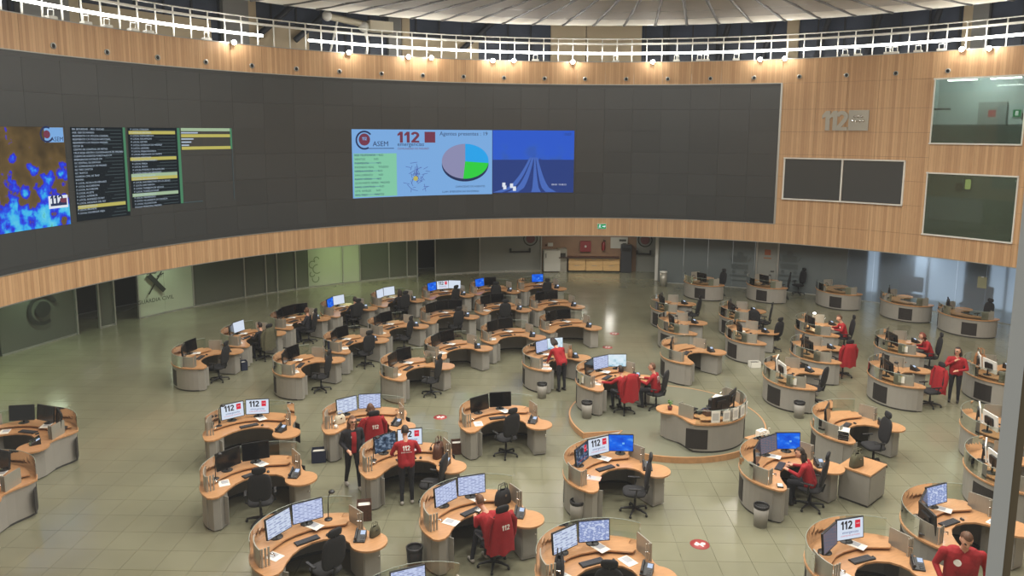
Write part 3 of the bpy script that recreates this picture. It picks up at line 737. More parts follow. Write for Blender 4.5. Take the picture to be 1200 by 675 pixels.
obj('highway_lanes', mb.mesh('highway_lanes', ['v_road', 'v_road2', 'p_white', 'v_ink']), vw)

# ---------------- pair of dark displays, steel 112 sign, exit sign
dp = thing('display_pair', 'two dark flat displays side by side in a pale frame on timber wall', 'display')
for a, b_ in ((62.05, 54.7), (54.4, 46.95)): obj('display', arc_panel(b_, a, RW - .05, 4.9, 6.77, .03, 6, 0).mesh('display', 'vw'), dp)
mb = MB()
for a in (62.15, 54.55, 46.85): mb.box(pol(a, RW - .045, 5.83), (.07, .09, 1.96), rad(a + 90))
for z in (4.86, 6.81):
    mb.wallstrip([pol(a, RW - .085)[:2] for a in np.linspace(46.75, 62.25, 20)[::-1]], -.08, z - .03, z + .03)
obj('frame', mb.mesh('frame', 'white_metal'), dp)
sg = thing('steel_sign', 'brushed steel 112 sign with square emblem on timber wall', 'sign')
fb = bend(RW - .06, 57.6)
def letters(s, size, x0, z0, depth=.05):
    me = digits_mesh(s, size); mb = MB(); n = len(me.vertices)
    mb.merge(me, lambda p: fb(Vector((p.x + x0, p.y + z0, 0))))
    g = bend(RW - .005, 57.6); mb.merge(me, lambda p: g(Vector((p.x + x0, p.y + z0, 0))))
    bm = {}
    for p in me.polygons:
        vv = list(p.vertices)
        for i in range(len(vv)): e = (vv[i], vv[(i + 1) % len(vv)]); bm[frozenset(e)] = bm.get(frozenset(e), 0) + 1
    mb.f += [[a, b_, b_ + n, a + n] for (a, b_) in [tuple(e) for e, c in bm.items() if c == 1]]; k = len(mb.f) - len(mb.m); mb.m += [0] * k; mb.sm += [False] * k
    return mb
for i, ch in enumerate('112'): obj('letter', letters(ch, .9, (0, .32, .6)[i], 8.12).mesh('letter', 'steel'), sg)
mb = MB(); mb.box(pol(52.9, RW - .04, 8.58), (.85, .08, .92), rad(52.9 + 90)); obj('emblem_plate', mb.mesh('emblem_plate', 'steel'), sg)
mb = MB(); 
for k in range(2):
    for j in range(4 if k else 3): mb.sphere(pol(53.6 - .45 * j - (.22 if not k else 0), RW - .09, 8.75 - .2 * k), (.06, .03, .06), 8, 6)
tag(obj('emblem_stars', mb.mesh('emblem_stars', 'chrome'), sg), kind='stuff')
ex_ = thing('exit_sign', 'small lit green emergency exit sign on lower timber band', 'exit sign', pol(88.06, RW - .03, 3.18), rad(88.06 - 90))
obj('housing', MB().box((0, -.02, 0), (.46, .06, .28)).mesh('housing', 'white_metal'), ex_); obj('lit_face', MB().box((0, -.053, 0), (.42, .006, .24)).mesh('lit_face', 'exit'), ex_)
mb = MB(); mb.box((.1, -.058, 0), (.14, .004, .05)); mb.box((.15, -.058, 0), (.06, .004, .1), 0, 0, 0, PI / 4)
mb.sphere((-.1, -.058, .07), (.025, .003, .025), 8, 6); mb.box((-.1, -.058, .01), (.04, .004, .09), 0, 0, 0, .3); mb.box((-.13, -.058, -.06), (.025, .004, .08), 0, 0, 0, .7); mb.box((-.06, -.058, -.05), (.025, .004, .08), 0, 0, 0, -.6); mb.box((-.1, -.058, .03), (.14, .004, .02), 0, 0, 0, -.4)
obj('running_figure', mb.mesh('running_figure', 'p_white'), ex_)

# ---------------- office windows in the right wall, with rooms behind
def office(idx, z0, z1, glassm, upper):
    w = tag(obj('window_%d' % idx, None), kind='structure')
    for k, (a, b_) in enumerate(((34.0, 39.0), (39.0, 44.1))):
        obj('pane', arc_panel(a, b_, RW - .01, z0, z1, .012, 5, 0).mesh('pane', glassm), w)
    mb = MB()
    for a in (34.0, 44.1): mb.box(pol(a, RW - .015, (z0 + z1) / 2), (.05, .07, z1 - z0 + .08), rad(a + 90))
    for z in (z0, z1): mb.wallstrip([pol(a, RW - .05)[:2] for a in np.linspace(33.9, 44.2, 14)[::-1]], -.07, z - .03, z + .03)
    obj('window_frame', mb.mesh('window_frame', 'white_metal'), w)
    if upper:
        mb = MB(); mb.wallstrip([pol(a, RW + .02)[:2] for a in np.linspace(34.0, 44.1, 12)[::-1]], -.01, z0 + .03, z0 + .75); obj('frosted_band', mb.mesh('frosted_band', 'winglass2'), w)
        mb = MB()
        for zz in (z0 + .78, ): mb.wallstrip([pol(a, RW + .03)[:2] for a in np.linspace(34.0, 44.1, 12)[::-1]], -.02, zz - .02, zz + .02)
        mb.box(pol(43.3, RW + .1, z0 + 1.45), (.75, .05, .08), rad(43.3 + 90)); obj('dark_rail', mb.mesh('dark_rail', 'plinth'), w)
    rm = tag(obj('wall_office_%d' % idx, None), kind='structure')
    obj('back_wall', arc_panel(30, 46, RW + 3, z0 - .3, z1 + .3, .05, 8, 0).mesh('back_wall', 'interior'), rm)
    mb = MB(); mb.wallstrip([pol(46, RW + .06)[:2], pol(46, RW + 3)[:2]], .04, z0 - .3, z1 + .3); mb.wallstrip([pol(30, RW + .06)[:2], pol(30, RW + 3)[:2]], .04, z0 - .3, z1 + .3); obj('side_walls', mb.mesh('side_walls', 'interior'), rm)
    obj('office_floor', ring(RW + .06, RW + 3, z0 - .35, z0 - .3, 30, 46, 8).mesh('office_floor', 'interior'), rm)
    obj('office_ceiling', ring(RW + .06, RW + 3, z1 + .3, z1 + .35, 30, 46, 8).mesh('office_ceiling', 'interior'), rm)
    return rm
office(1, 7.59, 10.3, 'winglass', True); office(2, 3.67, 6.33, 'winglass2', False)
for k, (a, lb) in enumerate(((37.2, 'right'), (41.8, 'left'))):
    t = thing('light_strip', 'lit white ceiling strip in the upper office, %s one' % lb, 'light', pol(a, RW + .8, 10.27), rad(a + 90), 'office ceiling strips')
    obj('strip', MB().box((0, 0, 0), (1.1, .16, .05)).mesh('strip', 'tube'), t)
t = thing('notice_door', 'pale office door with red notice behind upper window', 'door', pol(40.2, RW + 2.9, 7.3), rad(40.2 - 90))
obj('leaf', MB().box((0, 0, 1.05), (1.1, .06, 2.1)).mesh('leaf', 'doorgrey'), t); obj('notice', MB().box((0, -.04, 1.6), (.3, .01, .3)).mesh('notice', 'redprint'), t)
for a, z, m_, lb in ((36.6, 9.3, 'redprint', 'red notice high on the office back wall'), (37.8, 8.9, 'exit', 'small green exit notice on the office back wall'), (36.9, 8.75, 'leather_dk', 'dark notice below the red one in upper office')):
    t = thing('wall_notice', lb, 'notice', pol(a, RW + 2.93, z), rad(a - 90)); obj('sheet', MB().box((0, 0, 0), (.3, .02, .3)).mesh('sheet', m_), t)
    obj('inset', MB().box((0, -.014, 0), (.12, .008, .2)).mesh('inset', 'white_print'), t)
t = thing('wall_lamp', 'small lit yellow wall lamp inside the lower office', 'lamp', pol(42.0, RW + 2.9, 5.75), rad(42 - 90))
obj('plate', MB().box((0, .02, 0), (.3, .04, .55)).mesh('plate', 'plinth'), t); obj('glow', MB().rbox((0, -.02, 0), (.22, .05, .45), .05).mesh('glow', emis('yellow_lamp', srgb(228, 236, 150), 2.0)), t)
t = thing('wall_box', 'grey wall box beside the yellow lamp in lower office', 'box', pol(42.9, RW + 2.9, 5.6), rad(42.9 - 90)); obj('case', MB().rbox((0, 0, 0), (.3, .08, .4), .03).mesh('case', 'dimwall'), t); obj('lid', MB().box((0, -.045, 0), (.24, .01, .32)).mesh('lid', 'plinth'), t)

# ---------------- gallery above the drum
gw = tag(obj('wall_gallery', None), kind='structure')
RG = RW + 3.6
def gal_a(px, y=40): return onwall(px, y, RG)[0]
AG = [20 + 3.1 * k for k in range(51)]
for a, b_ in zip(AG, AG[1:]):
    obj('gallery_pane', arc_panel(a, b_, RG, Z_WT, 15.6, .03, 2, .02).mesh('gallery_pane', 'gal_glass'), gw)
mb = MB()
for a in AG: mb.box(pol(a, RG - .04, 13.5), (.07, .12, 4.2), rad(a + 90))
for z in (12.9, 14.3): mb.wallstrip([pol(a, RG - .08)[:2] for a in np.linspace(20, 175, 60)[::-1]], -.1, z - .05, z + .05)
obj('gallery_mullions', mb.mesh('gallery_mullions', 'gal_frame'), gw)
for px0, px1, m_ in ((76, 88, 'beige'), (258, 288, 'greycol'), (288, 297, 'beige'), (453, 468, 'greycol'), (469, 478, 'beige'), (645, 686, 'beige'), (687, 752, 'beige'), (923, 937, 'beige'), (1130, 1141, 'beige'), (1141, 1160, 'greycol'), (18, 76, 'greycol')):
    a1, a0 = gal_a(px0), gal_a(px1); obj('gallery_column', arc_panel(a0, a1, RG - .35, Z_WT, 15.6, .3, 3, 0).mesh('gallery_column', m_), gw)
for px, s in ((320, 1), (365, 1), (560, 1), (780, 0), (852, -1), (905, -1), (970, -1), (1030, -1), (1100, -1)):
    a = gal_a(px); p0 = pol(a - 1.2 * s, RG - .5, Z_WT); p1 = pol(a + 1.2 * s, RG - .5, 15.0)
    if s > 0: p0, p1 = pol(a + 2.6, RG - .5, 12.2), pol(a - 2.6, RG - .5, 14.0)
    obj('gallery_brace', MB().tube([p0, p1], .14, 8).mesh('gallery_brace', 'gal_frame'), gw)
# low yellowish backdrop walls seen between the mullions
for px0, px1 in ((95, 245), (297, 360), (470, 560)):
    a1, a0 = gal_a(px0), gal_a(px1); obj('gallery_low_wall', arc_panel(a0, a1, RG - .2, Z_WT, 12.75, .08, 6, 0).mesh('gallery_low_wall', 'beige'), gw)
rl = thing('gallery_railing', 'white steel railing running round the gallery edge', 'railing')
post_m = MB().box((0, 0, .58), (.045, .045, 1.16)).mesh('post', 'white_metal')
for k in range(70):
    a = 24 + 2.15 * k; obj('post', post_m, rl, pol(a, RW + .18, Z_WT), rad(a))
A = np.linspace(22, 175, 110)
obj('handrail', MB().tube([pol(a, RW + .18, 12.6) for a in A], .03, 6).mesh('handrail', 'white_metal'), rl)
obj('cable_tray', MB().wallstrip([pol(a, RW + .1)[:2] for a in A[::-1]], -.05, 12.3, 12.39).mesh('cable_tray', 'white_metal'), rl)
def tubelight(a0, a1, lb):
    t = thing('led_tube', lb, 'light', group='gallery light tubes'); B = np.linspace(a0, a1, max(8, int((a1 - a0) * 1.2)))
    obj('glow_tube', MB().tube([pol(a, RW + .02, 11.88) for a in B], .055, 8).mesh('glow_tube', 'tube'), t)
    obj('clip_rail', MB().tube([pol(a, RW + .1, 11.9) for a in B], .02, 6).mesh('clip_rail', 'white_metal'), t)
g0, g1 = onwall(308, 42, RW)[0], onwall(362, 48, RW)[0]
tubelight(g0, 176, 'long glowing white light tube above the left end of timber band')
tubelight(22, g1, 'long glowing white light tube above the middle and right timber band')
box_m = MB().rbox((0, 0, .06), (.32, .22, .12), .03).mesh('base', 'white_metal'); arm_m = MB().tube([(-.1, 0, .1), (-.1, -.02, .32), (.1, -.02, .32), (.1, 0, .1)], .02, 6).mesh('bracket', 'white_metal')
fx_px = [66, 106, 130, 160, 178, 245, 628, 722, 793, 820, 828, 863, 990, 1005, 1040, 1048, 1075, 1102]
for i, px in enumerate(fx_px):
    a = onwall(px, 60, RW)[0]; t = thing('floodlight', '%s small white floodlight base from the left along the gallery edge' % ['first', 'second', 'third', 'fourth', 'fifth', 'sixth', 'seventh', 'eighth', 'ninth', 'tenth', 'eleventh', 'twelfth', 'thirteenth', 'fourteenth', 'fifteenth', 'sixteenth', 'seventeenth', 'eighteenth'][i], 'floodlight', pol(a, RW + .12, Z_WT - .01), rad(a - 90), 'floodlight bases on the gallery edge')
    obj('base', box_m, t); obj('bracket', arm_m, t)
can_m = MB().lathe([(.0, .0), (.07, .0), (.1, .12), (.1, .16)], 14).mesh('can', 'white_metal'); len_m = MB().sphere((0, 0, .17), (.1, .1, .05), 14, 8).mesh('lens', 'spot')
sp_px = [(273, 49), (408, 61), (478, 66), (505, 67), (577, 70.5), (602, 70.5), (671, 72), (765, 72), (891, 69), (920, 68), (1128, 57), (1160, 56)]
nth = ['first', 'second', 'third', 'fourth', 'fifth', 'sixth', 'seventh', 'eighth', 'ninth', 'tenth', 'eleventh', 'twelfth']
for i, (px, py) in enumerate(sp_px):
    a, z = onwall(px, py, RW - .1)
    t = thing('spotlight', '%s glaring spotlight from the left along the timber band top' % nth[i], 'spotlight', pol(a, RW - .02, z), 0, 'glaring spotlights on the timber band')
    t.rotation_euler = (rad(100), 0, rad(a - 90)); obj('can', can_m, t); obj('lens', len_m, t)
# roof equipment clump seen behind the railing
rb = thing('ceiling_machine', 'cream crane-like equipment arm hanging behind the gallery railing', 'equipment')
a = onwall(410, 30, RW + 1.6)[0]; c = pol(a, RW + 1.6, 12.9); tv = Vector((math.sin(rad(a)), -math.cos(rad(a)), 0))
M['cream'] = mat('cream_metal', srgb(200, 192, 170), .5)
mb = MB(); mb.tube([c - tv * 1.1 + Vector((0, 0, .35)), c + tv * 1.2 + Vector((0, 0, .05))], .16, 10); obj('arm', mb.mesh('arm', 'cream'), rb)
obj('joint', MB().sphere(c - tv * 1.1 + Vector((0, 0, .35)), .24).mesh('joint', 'white_metal'), rb); obj('joint', MB().sphere(c + tv * .7, .26).mesh('joint', 'white_metal'), rb)
mb = MB(); mb.box(c + tv * 1.5 + Vector((0, 0, .05)), (1.2, .6, .5), rad(a + 90)); obj('housing', mb.mesh('housing', 'cream'), rb)
mb = MB(); mb.tube([c + tv * .7, c + tv * .9 + Vector((0, 0, -.7)), c + tv * .8 + Vector((0, 0, -1.3))], .07, 8); obj('leg', mb.mesh('leg', 'white_metal'), rb); obj('leg', MB().tube([c - tv * .6 + Vector((0, 0, .2)), c - tv * 1.0 + Vector((0, 0, -1.3))], .05, 8).mesh('leg', 'white_metal'), rb)

# ---------------- suspended ceiling: cloth panels between dark spokes
ce = tag(obj('ceiling', None), kind='structure')
def cz(r): return 13.2 - (19.2 - r) * .03
RR = [19.2, 16.6, 13.9, 10.5, 6.5, .4]
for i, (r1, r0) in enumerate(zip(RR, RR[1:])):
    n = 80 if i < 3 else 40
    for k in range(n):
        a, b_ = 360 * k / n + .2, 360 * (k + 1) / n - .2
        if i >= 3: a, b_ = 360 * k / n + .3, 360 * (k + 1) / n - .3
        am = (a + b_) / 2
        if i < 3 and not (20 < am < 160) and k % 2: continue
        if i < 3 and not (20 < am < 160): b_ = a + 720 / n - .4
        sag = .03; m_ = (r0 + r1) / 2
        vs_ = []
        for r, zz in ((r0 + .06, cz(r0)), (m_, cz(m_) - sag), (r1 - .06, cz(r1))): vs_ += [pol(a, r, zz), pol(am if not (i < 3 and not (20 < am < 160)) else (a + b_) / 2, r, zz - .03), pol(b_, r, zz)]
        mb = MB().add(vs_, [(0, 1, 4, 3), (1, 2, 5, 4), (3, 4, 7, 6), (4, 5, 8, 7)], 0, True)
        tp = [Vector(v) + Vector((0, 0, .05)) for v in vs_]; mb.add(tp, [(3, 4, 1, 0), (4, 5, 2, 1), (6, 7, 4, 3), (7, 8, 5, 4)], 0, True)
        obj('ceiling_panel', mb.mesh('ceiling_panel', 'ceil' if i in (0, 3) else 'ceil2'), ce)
mb = MB()
for k in range(80):
    a = 360 * k / 80; mb.tube([pol(a, 6.5, cz(6.5) + .0), pol(a, 19.2, cz(19.2) + .0)], .075, 6)
obj('spokes', mb.mesh('spokes', 'spoke'), ce)
mb = MB()
for r in RR[:-1]: mb.tube([pol(a, r, cz(r) + .04) for a in range(0, 361, 4)], .07, 6)
obj('rings', mb.mesh('rings', 'alu'), ce)
obj('roof_slab', MB().prism([pol(a, 27)[:2] for a in range(0, 360, 5)], 15.6, 15.8).mesh('roof_slab', 'dimwall'), ce)
# added ceiling lamps, kept out of view, for the hall's overall light
ring_m = MB().lathe([(.75, .06), (.75, -.05), (.68, -.05), (.68, .06)], 24).mesh('fill_lamp_rim', 'white_metal'); glow_m = MB().lathe([(0, -.02), (.68, -.02)], 24).mesh('fill_lamp_glow', 'lamp')
names = 'ABC'
li = 0
for r, n, off in ((3.2, 5, 20), (8.4, 10, 0), (12.6, 12, 8)):
    for k in range(n):
        a = off + 360 * k / n; p = pol(a, r, cz(r) - .22)
        if p.y > 26.5: continue
        t = thing('added_ceiling_lamp', 'added unseen round white ceiling lamp, %s of the %s ring under the cloth ceiling' % (nth[k], {3.2: 'inner', 8.4: 'middle', 12.6: 'outer'}[r]), 'lamp', p, 0, 'added ceiling fill lamps')
        obj('rim', ring_m, t); obj('diffuser', glow_m, t)
        lt = bpy.data.lights.new('ceiling_fill_light', 'AREA'); lt.shape = 'DISK'; lt.size = 1.3; lt.energy = CEIL_FILL_W; lt.color = (1, .95, .87)
        lo = bpy.data.objects.new('ceiling_fill_light', lt); COL.objects.link(lo); lo.parent = t; lo.location = (0, 0, -.06)

# ---------------- ground floor partitions under the drum
def glass_R(a): return 23.0 + (163 - a) / 59 * 1.05 if a > 104 else 24.05
pw = tag(obj('wall_partition', None), kind='structure')
def seg_panel(x0, x1, y, m_, z0=0.0, z1=Z_WB + .03, name='glass_panel', Rf=None, dr=0.):
    R0 = 23.4
    for _ in range(4): R0 = (Rf or glass_R)(onwall(x0, y, R0)[0])
    a0 = onwall(x0, y, R0)[0]; R1 = R0
    for _ in range(4): R1 = (Rf or glass_R)(onwall(x1, y, R1)[0])
    a1 = onwall(x1, y, R1)[0]
    mb = MB(); P0, P1 = pol(a0, R0 + dr), pol(a1, R1 + dr)
    mb.wallstrip([(P0.x, P0.y), (P1.x, P1.y)], .03, z0, z1)
    o = obj(name, mb.mesh(name, m_), pw); return o, P0, P1
segs = [(-90, 0, 430, 'lowglass'), (0, 90, 392, 'lowglass'), (116, 135, 380, 'lowglass'), (163, 194, 365, 'frostwall'), (194, 227, 362, 'frostwall'), (227, 287, 352, 'lowglass'), (287, 311, 345, 'lowglass'), (311, 325, 342, 'lowglass'), (325, 347, 340, 'lowglass'), (347, 362, 337, 'lowglass'), (362, 400, 334, 'frostwall'), (400, 422, 330, 'frostwall'), (422, 456, 327, 'lowglass'), (456, 477, 324, 'lowglass'), (477, 489, 323, 'lowglass'), (510, 562, 320, 'lowglass'), (562, 634, 318, 'doorgrey')]
for x0, x1, y, m_ in segs: o, P0, P1 = seg_panel(x0, x1, y, m_)
def post_at(px, y, w=.06, m_='alu'):
    R0 = 23.4
    for _ in range(4): R0 = glass_R(onwall(px, y, R0)[0])
    a = onwall(px, y, R0)[0]; obj('mullion', MB().box(pol(a, R0 - .02, (Z_WB + .02) / 2), (w, .1, Z_WB + .02), rad(a + 90)).mesh('mullion', m_), pw); return a, R0
for px, y in ((91, 392), (117, 384), (135, 380), (163, 372), (227, 359), (287, 349), (312, 344), (325, 342), (347, 339), (402, 332), (422, 330), (456, 326), (477, 323), (489, 322), (510, 321), (562, 319), (634, 317)): post_at(px, y)
mb = MB()
for x0, x1, y, m_ in segs:
    R0 = 23.4
    for _ in range(4): R0 = glass_R(onwall(x0, y, R0)[0])
    a0 = onwall(x0, y, R0)[0]; R1 = R0
    for _ in range(4): R1 = glass_R(onwall(x1, y, R1)[0])
    a1 = onwall(x1, y, R1)[0]; P0, P1 = pol(a0, R0 - .03), pol(a1, R1 - .03); mb.wallstrip([(P0.x, P0.y), (P1.x, P1.y)], .06, 0, .06)
obj('bottom_rail', mb.mesh('bottom_rail', 'alu'), pw)
bk = tag(obj('wall_corridor', arc_panel(78, 182, 26.2, 0, Z_WB + .02, .05, 60, 0).mesh('wall_corridor', 'dimwall')), kind='structure')
# marks etched on the partitions: x px centre, y px centre
def mark_frame(px, y):
    R0 = 23.4
    for _ in range(4): R0 = glass_R(onwall(px, y, R0)[0])
    a, z = onwall(px, y, R0); return a, z, R0 - .16
a, z, R_ = mark_frame(47, 362); mb = MB(); f = bend(R_, a)
def ringmark(mb, r0, r1, s=0, e=360, cx=0, cz=0, f=f, mi=0):
    T = [s + (e - s) * k / 28 for k in range(29)]
    mb.add([f(Vector((cx + r0 * math.cos(rad(t)), z + cz + r0 * math.sin(rad(t)), 0))) for t in T] + [f(Vector((cx + r1 * math.cos(rad(t)), z + cz + r1 * math.sin(rad(t)), 0))) for t in T], [(k, k + 1, 30 + k, 29 + k) for k in range(28)], mi)
ringmark(mb, .46, .6, 20, 300, f=f); ringmark(mb, 0.0, .3, f=f)
tag(obj('ring_emblem', mb.mesh('ring_emblem', 'etch'), pw), 'dark ring emblem etched on the glass')
a, z, R_ = mark_frame(179, 332); f = bend(R_, a); mb = MB()
def barmark(mb, x0, z0, x1, z1, w, mi=0, f=f):
    p, q_ = Vector((x0, z + z0, 0)), Vector((x1, z + z1, 0)); n_ = (q_ - p).normalized(); n_ = Vector((-n_.y, n_.x, 0)) * w / 2
    mb.add([f(p - n_), f(q_ - n_), f(q_ + n_), f(p + n_)], [(0, 1, 2, 3)], mi)
barmark(mb, -.25, .42, .42, -.38, .2, f=f); barmark(mb, .34, .5, -.3, -.42, .06, f=f); barmark(mb, .12, .3, .42, .4, .05, f=f); ringmark(mb, 0, .12, cz=.62, f=f); barmark(mb, -.2, .55, .2, .55, .08, f=f)
f2 = f; tm_ = text_mesh('GUARDIA CIVIL', .24, 'CENTER'); mb.merge(tm_, lambda p: f2(Vector((p.x, p.y + z - .78, 0))))
tag(obj('guardia_emblem', mb.mesh('guardia_emblem', 'etch'), pw), 'crossed sword emblem with GUARDIA CIVIL lettering')
a, z, R_ = mark_frame(367, 315); f = bend(R_, a); mb = MB(); random.seed(5)
for k in range(5): ringmark(mb, .1 + .05 * (k % 3), .15 + .05 * (k % 3), 40 * k, 40 * k + 230, cx=(.12, -.1, .15, -.12, .05)[k], cz=.5 - .25 * k, f=f)
tag(obj('shield_emblem', mb.mesh('shield_emblem', mat('etch_pale', srgb(112, 122, 100), .4)), pw), 'grey line emblem on frosted glass')
# push-bar doors and seals beside the nook
def seal(px, y, R0):
    a, z_ = onwall(px, y, R0); f = bend(R0 - .06, a); mb = MB()
    for r0, r1, mi in ((.36, .42, 0), (.0, .26, 1)):
        T = [360 * k / 28 for k in range(29)]; mb.add([f(Vector((r0 * math.cos(rad(t)), z_ + r0 * math.sin(rad(t)), 0))) for t in T] + [f(Vector((r1 * math.cos(rad(t)), z_ + r1 * math.sin(rad(t)), 0))) for t in T], [(k, k + 1, 30 + k, 29 + k) for k in range(28)], mi)
    tag(obj('round_seal', mb.mesh('round_seal', ['etch', 'v_sealred']), pw), 'round grey and maroon seal')
M['v_sealred'] = mat('seal_maroon', srgb(112, 66, 66), .5)
seal(621.5, 279.5, 24.05); seal(756, 281, 24.05)
for x0, x1, yb in ((598, 620.5, 295), (746.5, 762, 297)):
    a0, z_ = onwall(x0, yb, 24.0); a1, _ = onwall(x1, yb, 24.0)
    mb = MB(); mb.tube([pol(a0, 23.9, z_), pol(a1, 23.9, z_)], .045, 8); mb.box(pol(a0, 23.92, z_ + .08), (.1, .12, .26), rad(a0 + 90)); mb.box(pol(a1, 23.92, z_ + .08), (.1, .12, .26), rad(a1 + 90))
    tag(obj('push_bar', mb.mesh('push_bar', 'black'), pw), 'black panic bar across the grey door')
# kitchenette nook
nk = tag(obj('wall_nook', None), kind='structure')
na = lambda px: onwall(px, 318, 24.1)[0]
obj('nook_back', arc_panel(na(745), na(634), 24.2, 0, Z_WB + .02, .05, 10, 0).mesh('nook_back', 'nookwall'), nk)
obj('nook_door', arc_panel(na(768), na(745), 24.05, 0, Z_WB + .02, .05, 4, 0).mesh('nook_door', 'doorgrey'), nk)
obj('white_post', MB().box(pol(79.6, 21.7, Z_WB / 2), (.16, .16, Z_WB), rad(79.6)).mesh('white_post', 'white_metal'), nk)
obj('return_wall', MB().wallstrip([pol(79.2, 21.6)[:2], pol(79.2, 24.6)[:2]], .06, 0, Z_WB).mesh('return_wall', 'doorgrey'), nk)
def nook(name, lb, cat, px, w, h, d, bodym, R=24.15):
    a = na(px); return thing(name, lb, cat, pol(a, R - d / 2 - .02), rad(a - 90)), w, h, d
t, w, h, d = nook('refrigerator', 'white upright refrigerator at the left of the kitchenette nook', 'refrigerator', 645.5, .95, 1.25, .6, None)
obj('cabinet', MB().rbox((0, .03, h / 2 + .02), (w, d - .06, h - .04), .03).mesh('cabinet', 'fridge'), t); dd = obj('door', MB().rbox((0, -d / 2 + .02, h / 2 + .02), (w - .02, .05, h - .06), .03).mesh('door', 'fridge'), t); obj('handle', MB().tube([(-.36, -d / 2 - .03, .85), (-.36, -d / 2 - .03, 1.1)], .015, 6).mesh('handle', 'black'), dd); obj('foot', MB().box((0, 0, .01), (w - .1, d - .1, .02)).mesh('foot', 'plinth'), t)
t, w, h, d = nook('water_dispenser', 'grey steel water dispenser beside the white refrigerator', 'dispenser', 658, .5, 1.35, .5, None)
obj('cabinet', MB().rbox((0, 0, h / 2), (w, d, h), .04).mesh('cabinet', 'steel'), t); obj('tap_recess', MB().box((0, -d / 2 - .005, .95), (.34, .02, .3)).mesh('tap_recess', 'plinth'), t)
for k, (px, w) in enumerate(((675, 1.2), (695.3, 1.2), (715.6, 1.2))):
    t, w, h, d = nook('base_cabinet', '%s pale wooden kitchenette cabinet with two drawer rows' % ['left', 'middle', 'right'][k], 'cabinet', px, .98, .82, .55, None)
    obj('body', MB().box((0, .02, h / 2 + .05), (w - .01, d - .04, h - .1)).mesh('body', 'pale_wood'), t); obj('plinth', MB().box((0, .05, .05), (w - .02, d - .1, .1)).mesh('plinth', 'plinth'), t)
    for zz in (.26, .62): dr = obj('drawer', MB().box((0, -d / 2 + .01, zz), (w - .03, .03, .34)).mesh('drawer', 'pale_wood'), t); obj('handle', MB().tube([(-.15, -d / 2 - .02, zz + .12), (.15, -d / 2 - .02, zz + .12)], .012, 6).mesh('handle', 'steel'), dr)
t, w, h, d = nook('worktop', 'dark kitchenette worktop across the three pale cabinets', 'worktop', 692, 3.5, .05, .58, None); t.location.z = .82; t.location.y -= .12
obj('slab', MB().box((-.15, 0, .025), (3.45, .58, .05)).mesh('slab', 'leather_dk'), t); obj('edge', MB().box((-.15, -.295, .02), (3.45, .01, .04)).mesh('edge', 'plinth'), t)
t, w, h, d = nook('vending_machine', 'dark grey vending machine at the right of the nook', 'vending machine', 733, .62, 1.6, .6, None)
obj('cabinet', MB().rbox((0, .03, h / 2), (w, d - .06, h), .04).mesh('cabinet', 'darkfridge'), t); obj('front_door', MB().rbox((0, -d / 2 + .02, h / 2), (w - .04, .04, h - .1), .04).mesh('front_door', 'darkfridge'), t); obj('panel', MB().box((0, -d / 2 - .005, 1.35), (w - .14, .02, .2)).mesh('panel', 'black'), t)
a, z_ = onwall(686, 288.5, 24.15); t = thing('fire_hose_box', 'square red fire hose box on the nook wall', 'fire box', pol(a, 24.13, z_), rad(a - 90)); obj('case', MB().rbox((0, -.04, 0), (.62, .12, .62), .03).mesh('case', mat('maroon_box', srgb(140, 52, 56), .5)), t); obj('white_dot', MB().sphere((0, -.1, 0), (.07, .01, .07), 10, 6).mesh('white_dot', 'white_print'), t)
a, z_ = onwall(707, 287, 24.15); t = thing('fire_extinguisher', 'dark red fire extinguisher hanging on the nook wall', 'extinguisher', pol(a, 24.0, z_ - .3), rad(a - 90)); obj('cylinder', MB().lathe([(0, 0), (.09, .01), (.1, .05), (.1, .42), (.05, .5), (.03, .52)], 12).mesh('cylinder', mat('ext_red', srgb(130, 34, 34), .4)), t); obj('valve', MB().tube([(0, 0, .5), (0, 0, .6), (.12, 0, .55)], .025, 6).mesh('valve', 'black'), t)
a, z_ = onwall(725.5, 284.5, 24.15); t = thing('notice_board', 'white notice board with dark papers above the vending machine', 'notice board', pol(a, 24.14, z_), rad(a - 90)); obj('board', MB().box((0, -.02, 0), (.98, .04, .65)).mesh('board', 'fridge'), t); mb = MB(); mb.box((.2, -.045, .15), (.4, .01, .12)); mb.box((.3, -.045, -.12), (.2, .01, .22)); obj('papers', mb.mesh('papers', 'dimwall'), t)
a, z_ = onwall(645, 286.5, 24.15); t = thing('wall_switch_plate', 'small white plate with dark button on nook wall', 'switch', pol(a, 24.15, z_), rad(a - 90)); obj('plate', MB().box((0, -.02, 0), (.3, .03, .2)).mesh('plate', 'fridge'), t); obj('button', MB().sphere((-.25, -.03, -.04), (.06, .03, .06), 8, 6).mesh('button', 'leather_dk'), t)
t = thing('litter_bin', 'grey metal litter bin beside the white post', 'bin', (*at(777, 335), 0)); obj('bucket', MB().lathe([(0, .0), (.19, .0), (.19, .72), (.0, .72)], 16).mesh('bucket', 'steel'), t); obj('lid', MB().lathe([(.0, .8), (.2, .78), (.2, .72), (.19, .72)], 16).mesh('lid', 'white_metal'), t)
